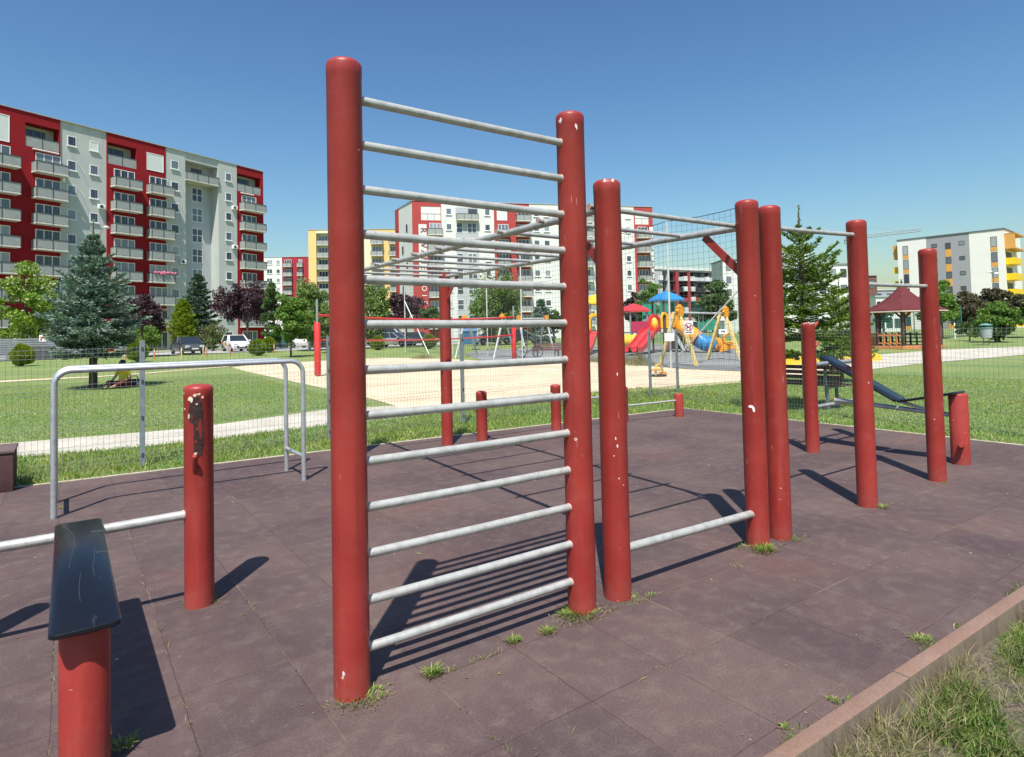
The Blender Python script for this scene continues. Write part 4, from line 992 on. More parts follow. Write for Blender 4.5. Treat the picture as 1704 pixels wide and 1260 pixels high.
for q in range(26): m_.ball((xs(244) + .2 + rnd(0, 3.0), -1.25 + rnd(-.1, .1), 3.0 + PITCHF * 2 + 1.08 + rnd(-.1, .2)), rnd(.08, .17), 6, 4)
m_.build('flower_box', PINK, A.root, 60)
# clothes-drying rods and air-conditioning boxes beside some windows of block A
for k in range(1, 8):
    z = 3.0 + PITCHF * (k - 1) + .95
    m_ = MB(); m_.tube([(xs(131), .1, z + .9), (xs(137), -.6, z - .15)], .022, 5); m_.build('drying_rod', RAILP, A.root, 0)
    m_ = MB(); m_.tube([(xs(302), .03, z + .9), (xs(306), -.6, z - .05)], .022, 5); m_.build('drying_rod', RAILP, A.root, 0)
for u, k in ((170, 2), (168, 5), (304, 3), (391, 4), (391, 6)):
    z = 3.0 + PITCHF * k - .2; m_ = MB(); m_.rbox(xs(u) - .4, xs(u) + .4, -.32, .02, z, z + .55, .03); m_.mi = 1; m_.lathe([(.2, 0), (.2, .02)], 14, (xs(u) - .08, -.335, z + .28), (0, -1, 0)); m_.build('air_conditioner', [WFRAME, RAILB], A.root, 30)
# ---- block B, middle: white and red
P0, P1 = camxy(-17.8, 113.6), camxy(-17.8 + .973 * 47.5, 113.6 + .23 * 47.5)
B = Block('apartment_block', 'wide white and red block with vertical lettering behind the ladder', P0, P1, 12, 25.6)
xs = B.x; zb = 2.3; zt = zb + PITCHF * 7
side = MB(); back = camxy(-22.5, 122.4) - P0
inv = Matrix.Rotation(-atan2(B.dir.y, B.dir.x), 4, 'Z'); bl_ = inv @ back
fl = bl_.y
def skew(x0, x1, z0=-.5, z1=None, f0=0.0, f1=1.0, out=.0):   # part of the left end wall, from front (0) to back (1)
    return [(bl_.x * f0 - out, bl_.y * f0), (.4 + bl_.x * f0, bl_.y * f0), (.4 + bl_.x * f1, bl_.y * f1), (bl_.x * f1 - out, bl_.y * f1)]
m_ = MB(); m_.prism([(.01, .05), (B.L - .01, .05), (B.L - .01, fl), (bl_.x + .02, fl)], -.5, B.H - .02); m_.build('wall', WHITE2, B.root, 0)
m_ = MB(); m_.prism(skew(0, 0, f0=.78, f1=1.0, out=.05), -.5, B.H - .01); m_.build('wall', REDW2, B.root, 0, label='red strip on the end wall')
B.dep = .6
with_loggia(B, REDW2, 0, xs(738), xs(704), xs(737), zt, 2.4, WHITE2)
B.wall(WHITE2, xs(699.5), xs(713), -.06, 0, 11.2, zt - .9)
for u0, u1 in ((738, 762), (800, 826), (885, 1060)): B.wall(WHITE2, xs(u0), xs(u1), 0)
B.wall(WHITE2, xs(762), xs(800), 0, None, zt + 2.3, None)
for mb_, mt in list(B.w.values()): pass
B.wall(REDW2, xs(826), xs(885), 0)
with_loggia(B, REDW2, xs(1060), B.L, xs(1062), B.L - .9, zt, 2.4, WHITE2)
B.wall(WHITE2, B.L - .85, B.L + .0, -.05, 0, -.5, zt - .6)
B.done()
m_ = MB(); m_.box(xs(762), xs(800), .02, .06, -.5, zt + 2.3); m_.build('wall', GREYW, B.root, 0, label='grey recessed stair wall')
stack(B, xs(714), xs(739), 8, REDW2, True, z1=zb); stack(B, xs(829), xs(851), 8, REDW2, False, True, z1=zb, wwin=2.0); stack(B, xs(862), xs(886), 8, REDW2, False, z1=zb, wwin=2.2)
stack(B, xs(966), xs(989), 8, WHITE2, False, z1=zb, wwin=2.0); stack(B, xs(1063), B.L - .9, 8, REDW2, True, z1=zb)
window(B.root, xs(831), 0, zt + .1, xs(848) - xs(831), 2.2, 1, 1, blind=True, sill=False)
for k in range(8):
    z = zb + PITCHF * k + .95
    for u, ww in ((750.5, 1.0), (815, 1.0), (897, 1.1), (914, 1.1), (1050, 1.0)): window(B.root, xs(u) - ww / 2, 0, z, ww, 1.2, 1, 1, blind=rb.random() < .15)
    if k < 7: window(B.root, xs(768) - .6, .02, z - .5, 1.2, 1.9, 1, 2, sill=False); window(B.root, xs(789) - .85, .02, z - .5, 1.7, 1.9, 2, 2, sill=False)
balcony(B.root, xs(763), zt, xs(799) - xs(763), 1.0, .02); window(B.root, xs(783), .02, zt + .2, 1.7, 1.9, 2, 1, DFRAME, sill=False)
m_ = MB(); m_.prism([(-.1, -.1), (B.L + .1, -.1), (B.L + .1, fl + .1), (bl_.x - .1, fl + .1)], B.H, B.H + .12); m_.build('roof', ROOFC, B.root, 0)
for f, zz in ((.30, 20.3), (.30, 13.2), (.55, 16.5), (.55, 9.0), (.88, 20.0), (.30, 6.5)):
    m_ = MB(); p = Vector((bl_.x * f, bl_.y * f, 0)); d = Vector((bl_.x, bl_.y, 0)).normalized(); nrm = Vector((-d.y, d.x, 0))
    a = p - d * .35 + nrm * .08; b_ = p + d * .35 + nrm * .08; m_.quad((a.x, a.y, zz), (a.x, a.y, zz + 1.5), (b_.x, b_.y, zz + 1.5), (b_.x, b_.y, zz)); m_.quad((b_.x, b_.y, zz), (b_.x, b_.y, zz + 1.5), (a.x, a.y, zz + 1.5), (a.x, a.y, zz))
    m_.build('window', DFRAME, B.root, 0)
def text(parent, body, size_, loc, mat, rot=(pi / 2, 0, 0), ext=.02, spacing=1.0, name='lettering'):
    c = bpy.data.curves.new(name, 'FONT'); c.body = body; c.size = size_; c.extrude = ext; c.align_x = 'CENTER'; c.align_y = 'CENTER'; c.space_character = spacing; c.resolution_u = 2
    o = bpy.data.objects.new(name, c); COL.objects.link(o); dg = bpy.context.evaluated_depsgraph_get(); me = bpy.data.meshes.new_from_object(o.evaluated_get(dg)); bpy.data.objects.remove(o)
    me.materials.clear(); me.materials.append(mat); o = put(name, me, parent, loc); o.rotation_euler = rot; return o
RLET = M('dark_red_letters', (.20, .03, .035), .7); WLET = M('white_letters', (.75, .74, .70), .7)
xm = (xs(699.5) + xs(713)) / 2
zz = zt - 2.0
for ch in 'RAVANEI':
    text(B.root, ch, 1.6, (xm + .1, -.10, zz), RLET, (pi / 2, pi / 2, 0)); zz -= 1.38
zz = 9.6
for ch in 'OIEI': text(B.root, ch, 1.35, (xm + .1, -.03, zz), WLET, (pi / 2, pi / 2, 0)); zz -= 1.3
for k in range(11): text(B.root, 'NEVAIERATIN'[k], 1.0, (B.L - .42, -.09, zt - 1.8 - 1.15 * k), RLET, (pi / 2, pi / 2, 0))
# ---- block C, yellow
P0 = camxy((514 - 852) / F * 148, 148); P1 = P0 + (camxy(1, .08) - camxy(0, 0)).normalized() * 27
Cb = Block('apartment_block', 'yellow and cream block rising behind the birches', P0, P1, 11, 26.6); xs = Cb.x
Cb.wall(YELW, 0, xs(528), 0); Cb.wall(CREAM, xs(528), xs(549), .9); Cb.wall(CREAM, xs(528), xs(549), 0, .9, 3 + PITCHF * 8); Cb.wall(CREAM, xs(549), xs(619), 0); Cb.wall(YELW, xs(619), Cb.L, 0)
Cb.done()
m_ = MB(); m_.prism([(-.02, .3), (.3, .3), (.3, 11), (-1.7, 11)], -.5, Cb.H - .05); m_.build('wall', CREAM, Cb.root, 0, label='cream end wall')
for k in range(9):
    z = .3 + PITCHF * k
    for u0, u1, yy in ((528.5, 549, .9), (620, 640, 0), (650, 662, 0)):
        balcony(Cb.root, xs(u0), z, xs(u1) - xs(u0), 1.2 if yy == 0 else .9, yy); doors(Cb, xs(u0) + .3, z, max(1.4, xs(u1) - xs(u0) - .7), yy)
    window(Cb.root, xs(575), 0, z + .9, 1.3, 1.3); window(Cb.root, xs(595), 0, z + .9, 1.3, 1.3)
m_ = MB(); m_.box(-.1, Cb.L + .1, -.1, 11.1, Cb.H, Cb.H + .15); m_.build('roof', ROOFC, Cb.root, 0)
# ---- block D, far white and red
P0 = camxy((425 - 852) / F * 195, 195); P1 = P0 + (camxy(1, .05) - camxy(0, 0)).normalized() * 20
D_ = Block('apartment_block', 'distant small white and dark red block between the left block and the yellow block', P0, P1, 11, 26.4); xs = D_.x
REDD = M('crimson_render', (.33, .035, .05), .85, 0, .06, .4)
D_.wall(WHITE2, 0, xs(470.5), 0); D_.wall(REDD, xs(470.5), D_.L, 0); D_.done()
for k in range(9):
    z = .6 + PITCHF * k
    window(D_.root, xs(445), 0, z + .8, 1.7, 1.4, 2); window(D_.root, xs(461), 0, z + .8, 1.1, 1.3)
    for u0, u1 in ((473, 488), (496.5, 506)): balcony(D_.root, xs(u0), z, xs(u1) - xs(u0), 1.1); doors(D_, xs(u0) + .3, z, xs(u1) - xs(u0) - .6)
m_ = MB(); m_.box(-.1, D_.L + .1, -.1, 11.1, D_.H, D_.H + .15); m_.build('roof', ROOFC, D_.root, 0)
# ---- block E, dark grey with red pillars
P0 = camxy((1080 - 852) / F * 168, 168); P1 = camxy((1216 - 852) / F * 182, 182)
E_ = Block('apartment_block', 'lower dark grey block with red pillars and white balcony boxes behind the playground', P0, P1, 12, 18.4); xs = E_.x
RPIL = M('red_pillar', (.33, .05, .055), .8, 0, .06, .5); DSLAB = M('dark_floor_slab', (.07, .07, .078), .8); LTG = M('pale_grey_balcony', (.46, .50, .50), .7, 0, .05, 1)
E_.wall(DKGREY, 0, E_.L, 1.6); E_.wall(WHITE2, 0, E_.L, -.25, 1.6, 17.5, 18.3); E_.wall(GREYW, 0, xs(1105), 0)
for u0, u1 in ((1127, 1131.5), (1147, 1150.5)): E_.wall(RPIL, xs(u0), xs(u1), -.1, 1.6, -.5, 17.5)
E_.wall(WHITE2, xs(1114), xs(1115.5), -.2, 1.6, 0, 17.5); E_.wall(WHITE2, xs(1189), xs(1190.2), -.2, 1.6, 11, 17.5)
E_.done()
for k in range(6):
    z = .4 + 2.85 * k
    m_ = MB(); m_.box(xs(1105), E_.L, 0, 1.6, z + 2.5, z + 2.75); m_.build('floor_slab', DSLAB if k < 5 else LTG, E_.root, 0)
    for j, u in enumerate((1110, 1119, 1135, 1153, 1164, 1175, 1186, 1199)): window(E_.root, xs(u), 1.6, z + .1, 1.5, 2.2, 2, 1, DFRAME, sill=False)
    for j, u in enumerate((1098, 1139, 1151.5, 1176.5, 1197)):
        if (k + j) % 5 == 4: continue
        m_ = MB(); m_.box(xs(u), xs(u) + 1.25, -.5, .6, z - .1, z + 1.15); m_.build('balcony_box', WHITE2, E_.root, 0)
    m_ = MB(); m_.box(xs(1131.8), xs(1146.8), -.02, .04, z - .05, z + .95); m_.box(xs(1150.8), xs(1213), -.02, .04, z - .05, z + .95)
    m_.build('balustrade', LTG if k == 5 else RPIL if k in (1, 3) else DKGREY, E_.root, 0)
# ---- block F, right yellow and grey
P0, P1 = camxy(81.2, 131.5), camxy(93.0, 118.0)
Fb = Block('apartment_block', 'white and grey block with orange and yellow balconies at the right edge', P0, P1, 14, 18.7); xs = Fb.x
WARMW = M('warm_white_cladding', (.72, .70, .65), .85, 0, .04, .6); LGR = M('light_grey_cladding', (.30, .30, .31), .85, 0, .04, .6)
Fb.wall(WARMW, 0, xs(1547), 0); Fb.wall(LGR, xs(1547), xs(1619), .02); Fb.wall(WARMW, xs(1619), Fb.L, 0); Fb.done()
for k in range(6):
    z = .5 + 2.95 * k
    for u in (1512, 1660):
        window(Fb.root, xs(u) - .5, 0, z + .3, 1.0, 1.9, 1, 1, DFRAME, sill=False)
        m_ = MB(); m_.box(xs(u) - .55, xs(u) + .55, -.04, .02, z - .55, z + .25); m_.build('spandrel_panel', ORANGE, Fb.root, 0)
    window(Fb.root, xs(1583) - .45, .02, z + .7, .95, 1.25, 2 if k < 3 else 1, 1, DFRAME, sill=False)
    m_ = MB(); m_.box(xs(1583) - .48, xs(1583) + .52, -.03, .03, z - .85, z + .65); m_.build('spandrel_panel', ORANGE, Fb.root, 0)
    window(Fb.root, xs(1560) - .45, .02, z + 1.25, .95, .75, 1, 1, DFRAME, sill=False); window(Fb.root, xs(1606) - .45, .02, z + 1.25, .95, .75, 1, 1, DFRAME, sill=False)
    mt, hh = (ORANGE, 2.9) if k == 5 else (YPANEL, 1.25)
    m_ = MB(); m_.box(-1.15, -.01, 1.0, 3.4, z - .3, z - .3 + hh); m_.build('balcony', mt, Fb.root, 0)
    m_ = MB()
    if k == 5: m_.box(Fb.L + .01, Fb.L + 1.6, .3, .5, z - .3, z + 2.6); m_.box(Fb.L + .01, Fb.L + 1.6, .5, 9, z - .35, z - .1); m_.box(Fb.L + .01, Fb.L + 1.7, .3, 9, z + 2.4, z + 2.6)
    else: m_.box(Fb.L + .01, Fb.L + 1.5, .5, 6.0, z - .3, z + .95)
    m_.build('balcony', mt, Fb.root, 0)
    m_ = MB(); m_.box(Fb.L - .02, Fb.L + .06, 1.0, 5.6, z + .05, z + 2.2); m_.build('window', DFRAME, Fb.root, 0)
m_ = MB(); m_.box(-.1, Fb.L + .12, -.12, 14.1, 18.7, 18.9); m_.build('roof', M('dark_roof_edge', (.10, .10, .11), .6), Fb.root, 0)
# ---- small buildings seen between the posts
def small(label, u0, u1, d, vt, mat, wins, roofm=None, dep=8, rows=3, name='apartment_block'):
    P0 = camxy((u0 - 852) / F * d, d); P1 = camxy((u1 - 852) / F * d, d); H = size((u0 + u1) / 2, vt, d)
    b = Block(name, label, P0, P1, dep, H); b.wall(mat, 0, b.L, 0); b.done()
    for w in range(wins):
        for k in range(rows):
            z = H - 2.3 - 2.85 * k
            if z > .3: window(b.root, b.L * (w + .5) / wins - .55, 0, z, 1.1, 1.5, 1, 1, DFRAME, sill=False)
    m_ = MB(); m_.box(-.2, b.L + .2, -.2, dep + .2, H, H + .25); m_.build('roof', roofm or ROOFC, b.root, 0); return b
small('white tower-like block with a dark edge right of the dark grey block', 1205, 1262, 142, 433, WHITE2, 3, M('dark_roof_edge', (.1, .1, .11), .6), rows=5)
small('white block with dark windows behind the open-crowned fir', 1300, 1345, 120, 419, WHITE2, 3, rows=4)
small('low pale house with a grey roof right of the fir top', 1362, 1432, 112, 440, WHITE2, 4, M('grey_roof', (.24, .25, .27), .7), rows=3)
small('brown brick building showing left of the pavilion roof', 1428, 1461, 118, 459, M('brown_brick', (.16, .085, .07), .85, 0, .15, 3), 2, rows=3)
small('low white building with a blue-grey roof behind the pavilion', 1458, 1500, 104, 494, WHITE2, 3, M('blue_grey_roof', (.30, .36, .40), .7), rows=2)
small('long low grey building far behind the pavilion roof', 1440, 1520, 160, 483, MIDG, 5, M('pale_roof', (.5, .52, .53), .7), rows=2)
# tower crane far away
p = spot(1430, 300); cr = thing('tower_crane', 'distant tower crane with its thin jib stretching above the white house', 'crane', (p.x, p.y, .42), 0)
CRM = M('crane_grey_paint', (.30, .32, .33), .6); hz_ = size(1437, 394, 300); ax = (camxy(1, -.15) - camxy(0, 0)).normalized()
def lattice(mb_, a, b, w, n):
    a = Vector(a); b = Vector(b); d = (b - a).normalized(); s1 = d.cross(Vector((0, 0, 1))); s1 = s1.normalized() if s1.length > .1 else Vector((1, 0, 0)); s2 = s1.cross(d)
    cs = [s1 * w / 2 - s2 * w / 2, -s1 * w / 2 - s2 * w / 2, s2 * w / 2]
    for c in cs: mb_.tube([a + c, b + c], .13, 4)
    for i in range(n):
        p_, q_ = a.lerp(b, i / n), a.lerp(b, (i + 1) / n)
        for j in range(3): mb_.tube([p_ + cs[j], q_ + cs[(j + 1) % 3]], .07, 3)
m_ = MB(); lattice(m_, (0, 0, 0), (0, 0, hz_ + 5), 1.6, 24); m_.build('mast', CRM, cr, 0)
m_ = MB(); lattice(m_, ax * -5 + Vector((0, 0, hz_ - .5)), ax * 29 + Vector((0, 0, hz_ + 2.3)), 1.4, 24); m_.tube([(0, 0, hz_ + 5), ax * 22 + Vector((0, 0, hz_ + 2.4))], .06, 3); m_.build('jib', CRM, cr, 0)
m_ = MB(); m_.box(-5, -3.4, -.6, .6, hz_ - 3, hz_ - .8); _o = m_.build('counterweight', CRM, cr, 0); _o.rotation_euler = (0, 0, atan2(ax.y, ax.x))
# ------------------------------------------------------------------ helpers in photo columns
def WP(u, v, d): p = spot(u, d); return Vector((p.x, p.y, hgt(u, v, d)))
def head(deg): a = radians(deg); v = camxy(sin(a), -cos(a)); return atan2(v.y, v.x)
def plain(name, c, rough=.5, metal=0.0, var=.06, **k): return M(name, c, rough, metal, var, 3, **k)
TYRE = plain('tyre_rubber', (.018, .018, .02), .8); RIM = plain('alloy_rim', (.42, .43, .44), .35, .8); CGLASS = plain('car_glass', (.02, .028, .035), .06, 0, .03)
LAMPG = plain('headlight_glass', (.62, .65, .68), .1, .2); TAIL = plain('tail_light', (.35, .02, .02), .25); PLATE = plain('number_plate', (.68, .68, .66), .5); BLK = plain('black_plastic', (.02, .02, .022), .5)
# ------------------------------------------------------------------ cars
def car(label, u, d, deg, paint, L=4.2, Wd=1.75, H=1.45, kind='hatch', name='parked_car', cat='car'):
    x, y = T(u, d); t = thing(name, label, cat, (x, y, gz(x, y) + .035), head(deg), 'cars parked along the street')
    w = Wd / 2; belt = .88 * H / 1.45; zl = .22
    if kind == 'van': st = [(-.5, .93, .95, 1), (-.49, .99, 1.0, 1), (-.2, 1, 1.02, 1), (.2, 1, 1.02, 1), (.30, 1, 1.0, 1), (.46, .95, .86, 1), (.5, .86, .62, 1)]
    elif kind == 'sedan': st = [(-.5, .84, .86, 1), (-.485, .93, 1.0, 1), (-.30, .99, 1.05, 1), (-.05, 1, 1.03, 1), (.18, 1, 1.0, 1), (.26, .99, .95, 1), (.44, .95, .80, 1), (.49, .88, .66, 1), (.5, .82, .52, 1)]
    else: st = [(-.5, .86, .80, 1), (-.48, .94, 1.05, 1), (-.25, .99, 1.06, 1), (.0, 1, 1.03, 1), (.22, 1, 1.0, 1), (.30, .99, .94, 1), (.45, .94, .80, 1), (.49, .87, .66, 1), (.5, .80, .52, 1)]
    m_ = MB(); vs = []; n = 8
    for f, fw, fz, _ in st:
        zt = belt * fz; zc = zl + .06 * (abs(f) > .45)
        for yy, zz in ((-.90, zc), (-1, zc + .18), (-1, zl + (zt - zl) * .62), (-.93, zt - .02), (-.55, zt + .015), (.55, zt + .015), (.93, zt - .02), (1, zl + (zt - zl) * .62), (1, zc + .18), (.90, zc)):
            vs.append((f * L, yy * fw * w, zz))
    n = 10; fs = [tuple(range(n)), tuple(range((len(st) - 1) * n + n - 1, (len(st) - 1) * n - 1, -1))]
    for i in range(len(st) - 1):
        for j in range(n): fs.append((i * n + j, (i + 1) * n + j, (i + 1) * n + (j + 1) % n, i * n + (j + 1) % n))
    m_.add(vs, fs)
    wx = (-.30 * L, .315 * L)
    m_.build('body', paint, t, 50)
    cab = {'hatch': (-.485, -.40, .02, .22), 'sedan': (-.33, -.17, .06, .25), 'van': (-.495, -.47, .22, .40)}[kind]
    zt = H - .03; wb, wt_ = w * .93, w * .76; zb_ = belt * 1.0
    bt_ = [(cab[0] * L, -wb, zb_), (cab[3] * L, -wb, zb_ - .02), (cab[3] * L, wb, zb_ - .02), (cab[0] * L, wb, zb_)]
    tp_ = [(cab[1] * L, -wt_, zt), (cab[2] * L, -wt_, zt), (cab[2] * L, wt_, zt), (cab[1] * L, wt_, zt)]
    m_ = MB(); m_.add(bt_ + tp_, [(4, 5, 6, 7), (0, 1, 5, 4), (1, 2, 6, 5), (2, 3, 7, 6), (3, 0, 4, 7)]); m_.build('window', CGLASS, t, 0)
    m_ = MB()
    for a, b in zip(bt_, tp_): m_.beam(a, b, .09, .06)
    for yy in (-1, 1): m_.beam((.02 * L, yy * wb * .99, zb_), (-.03 * L, yy * wt_, zt), .09, .05)
    m_.rbox(cab[1] * L - .05, cab[2] * L + .04, -wt_ - .02, wt_ + .02, zt - .03, H, .025); m_.build('roof', paint, t, 40)
    for xx in wx:
        for yy in (-1, 1):
            o = put('wheel', None, t, (xx, yy * (w - .10), .31))
            m_ = MB(); m_.lathe([(.20, -.09), (.295, -.10), (.315, -.07), (.315, .07), (.295, .10), (.20, .09)], 20, axis=(0, yy, 0)); o2 = m_.build('tyre', TYRE, o, 40)
            m_ = MB(); m_.lathe([(.20, .04), (.20, .085), (.06, .10), (.01, .10)], 14, axis=(0, yy, 0)); m_.build('rim', RIM, o, 40)
            m_ = MB(); m_.tube([(xx - .33, yy * (w + .004), .34), (xx - .26, yy * (w + .004), .56), (xx, yy * (w + .006), .67), (xx + .26, yy * (w + .004), .56), (xx + .33, yy * (w + .004), .34)], .03, 5); m_.build('wheel_arch', BLK, t, 40)
    for yy in (-1, 1):
        m_ = MB(); m_.rbox(.455 * L, .498 * L, yy * .62 * w - .17, yy * .62 * w + .17, .56, .72, .03); m_.build('headlight', LAMPG, t, 30)
        m_ = MB(); m_.rbox(-.503 * L, -.48 * L, yy * .72 * w - .13, yy * .72 * w + .13, .66, .84, .02); m_.build('tail_light', TAIL, t, 30)
        m_ = MB(); m_.rbox(.20 * L, .24 * L, yy * (w + .10) - .09, yy * (w + .10) + .09, belt - .02, belt + .12, .03); m_.build('side_mirror', paint, t, 30)
    m_ = MB(); m_.rbox(.485 * L, .506 * L, -.52 * w, .52 * w, .30, .50, .02); m_.build('grille', BLK, t, 30)
    m_ = MB(); m_.box(.505 * L, .511 * L, -.26, .26, .40, .50); m_.build('number_plate', PLATE, t, 0)
    return t
CGREY = plain('dark_grey_car_paint', (.06, .066, .075), .25, .3); CWHITE = plain('white_car_paint', (.70, .70, .69), .25); CSILV = plain('silver_car_paint', (.42, .44, .46), .28, .5); CBLACK = plain('black_car_paint', (.014, .015, .018), .2)
car('grey saloon car facing the lawn under the dark spruce', 312, 54, 42, CGREY, 4.5, 1.80, 1.47, 'sedan')
c = car('white hatchback with a patch of coloured stickers below the big purple plum', 393, 58, 38, CWHITE, 3.95, 1.7, 1.50)
m_ = MB()
for k, (x_, z_) in enumerate(((-.9, .62), (-.3, .7), (.25, .6), (-1.35, .75))):
    m_.mi = k % 2; m_.rbox(x_ - .22, x_ + .22, -.87, -.845, z_ - .12, z_ + .14, .01)
m_.build('sticker_patch', [plain('yellow_sticker', (.55, .45, .08)), plain('red_sticker', (.42, .10, .08))], c, 0)
car('black car half hidden under the blue spruce at left', 103, 52, 60, CBLACK, 4.2, 1.75, 1.42)
car('small white car nose-out behind the young lime tree', 472, 72, 40, CWHITE, 3.9, 1.7, 1.48)
car('white car with dark windows behind the left volleyball post', 512, 70, 65, CWHITE, 4.4, 1.8, 1.6)
car('black car just right of the volleyball post', 548, 66, 60, CBLACK, 4.3, 1.75, 1.45)
car('silver saloon behind the volleyball net', 655, 64, 70, CSILV, 4.5, 1.78, 1.45, 'sedan')
car('white delivery van parked behind the silver saloon', 640, 74, 80, CWHITE, 5.2, 1.95, 2.25, 'van', 'delivery_van', 'van')
car('dark car in the shade below the purple plum behind the net', 697, 68, 60, CGREY, 4.2, 1.75, 1.45)
car('silver-white hatchback behind the far swing frames', 818, 64, -62, CSILV, 4.3, 1.78, 1.52)
car('dark car to the right of the silver-white hatchback', 872, 70, 70, CBLACK, 4.3, 1.75, 1.45)
# containers
BLUEC = plain('blue_container_paint', (.035, .13, .25), .5); TEALC = plain('teal_container_paint', (.03, .13, .13), .5)
def skip_bin(label, u, d, mat, w=1.4, h=1.25, dep=1.0):
    x, y = T(u, d); t = thing('waste_container', label, 'waste container', (x, y, gz(x, y)), head(10) + pi / 2)
    m_ = MB(); vs = [(-w * .42, -dep * .4, .15), (w * .42, -dep * .4, .15), (w * .42, dep * .4, .15), (-w * .42, dep * .4, .15), (-w / 2, -dep / 2, h), (w / 2, -dep / 2, h), (w / 2, dep / 2, h), (-w / 2, dep / 2, h)]
    m_.add(vs, [(3, 2, 1, 0), (4, 5, 6, 7), (0, 1, 5, 4), (1, 2, 6, 5), (2, 3, 7, 6), (3, 0, 4, 7)]); m_.box(-w / 2 - .04, w / 2 + .04, -dep / 2 - .04, dep / 2 + .04, h - .1, h - .02); m_.build('body', mat, t, 0)
    m_ = MB(); vs = []; k = 8
    for x_ in (-w / 2, w / 2):
        for i in range(k + 1): a = pi * i / k; vs.append((x_, -cos(a) * dep / 2, h + .005 + sin(a) * .28))
    m_.add(vs, [(i, i + 1, k + 2 + i, k + 1 + i) for i in range(k)] + [tuple(range(k, -1, -1)), tuple(range(k + 1, 2 * k + 2))]); m_.build('lid', mat, t, 40)
    for sx in (-1, 1):
        for sy in (-1, 1): m_ = MB(); m_.lathe([(.09, -.03), (.09, .03)], 12, (sx * w * .36, sy * dep * .32, .09), (1, 0, 0)); m_.build('wheel', TYRE, t, 40)
skip_bin('blue waste container behind the far swings', 780, 60, BLUEC, 1.5, 1.45)
skip_bin('dark teal waste container left of the young lime tree', 460, 70, TEALC, 2.0, 1.5)
# bollards along the street
OB = plain('orange_bollard_paint', (.50, .16, .07), .6); OY = plain('yellow_bollard_paint', (.55, .42, .10), .6)
bo = None
for i, (u, d, c, lab) in enumerate(((49, 44, OB, 'orange bollard beside the leftmost clipped shrub'), (209, 45, OB, 'orange bollard just left of the shrub by the blue spruce'), (257, 46, OB, 'orange bollard right of the nearest fence post'), (302, 47, OY, 'yellowish bollard in front of the grey saloon'),
                           (343, 48, OB, 'orange bollard below the straggly shrub'), (383, 49, OB, 'orange bollard by the front wheel of the white hatchback'), (456, 52, OB, 'orange bollard left of the young lime tree'), (338, 49.5, OY, 'pale yellowish bollard right of the grey saloon'))):
    x, y = T(u, d); t = thing('bollard', lab, 'bollard', (x, y, gz(x, y)), 0, 'bollards along the street edge')
    m_ = MB(); m_.lathe([(.05, 0), (.05, .72), (.03, .76), (.005, .77)], 12); m_.build('pole', c, t, 40)
    m_ = MB(); m_.lathe([(.053, .52), (.053, .62)], 12); m_.build('reflector_band', PLATE, t, 40)
# grey slatted fence at far left
x0_, y0_ = T(-70, 47); x1_, y1_ = T(128, 50); t = thing('slatted_fence', 'grey horizontal slatted fence behind the leftmost clipped shrub', 'fence', (x0_, y0_, gz(x0_, y0_)))
dv = Vector((x1_ - x0_, y1_ - y0_, 0)); SLG = plain('weathered_slats', (.20, .21, .23), .7, 0, .2); SLD = plain('dark_slats', (.07, .07, .08), .7, 0, .2); L_ = dv.length
m_ = MB()
for k in range(10): m_.beam((0, 0, .12 + .17 * k), dv + Vector((0, 0, .12 + .17 * k)), .03, .13)
m_.build('slat_panel', SLG, t, 0)
for k in range(6): m_ = MB(); p = dv * (k / 5); m_.box(p.x - .05, p.x + .05, p.y + .03, p.y + .11, 0, 1.85); m_.build('post', SLD, t, 0)
m_ = MB(); off = Vector((AX, AY, 0)) * -.18
for k in range(5): m_.beam(dv * .55 + off + Vector((0, 0, .15 + .2 * k)), dv * .82 + off + Vector((0, 0, .15 + .2 * k)), .03, .15)
m_.build('gate_panel', SLD, t, 0)
def sign(label, u, v, d, w, h, mats, draw=None, pole=None, deg=0, name='sign_board'):
    x, y = T(u, d); z = hgt(u, v, d) - gz(x, y); t = thing(name, label, 'sign', (x, y, gz(x, y)), head(deg) + pi / 2)
    m_ = MB(); m_.rbox(-w / 2, w / 2, -.012, .012, z - h / 2, z + h / 2, .006); m_.build('panel', mats, t, 0)
    if pole: m_ = MB(); m_.tube([(0, .035, -.05), (0, .035, pole)], .022, 8); m_.build('pole', FPOST, t, 40)
    if draw: draw(t, z)
    return t
SWHITE = plain('white_sign_face', (.76, .76, .74), .4); SRED = plain('sign_red', (.50, .03, .04), .5); SBLK = plain('sign_black', (.03, .03, .03), .5)
def d_red(t, z):
    m_ = MB(); m_.box(-.16, .16, -.018, -.012, z - .02, z + .14); m_.box(-.20, -.02, -.018, -.012, z - .18, z - .06); m_.build('printed_marks', SRED, t, 0)
sign('white board with red marks on the slatted fence under the maple', 71, 563, 47.5, .52, .48, SWHITE, d_red, 1.9)
def ring(mb_, z, r, w_, y=-.020, n=28):
    vs = []
    for i in range(n):
        a = 2 * pi * i / n
        for rr in (r, r - w_):
            for yy in (y, y + .008): vs.append((rr * cos(a), yy, z + rr * sin(a)))
    fs = []
    for i in range(n):
        o = i * 4; q = ((i + 1) % n) * 4; fs += [(o, q, q + 2, o + 2), (o + 1, o + 3, q + 3, q + 1), (o, o + 1, q + 1, q), (o + 2, q + 2, q + 3, o + 3)]
    mb_.add(vs, fs)
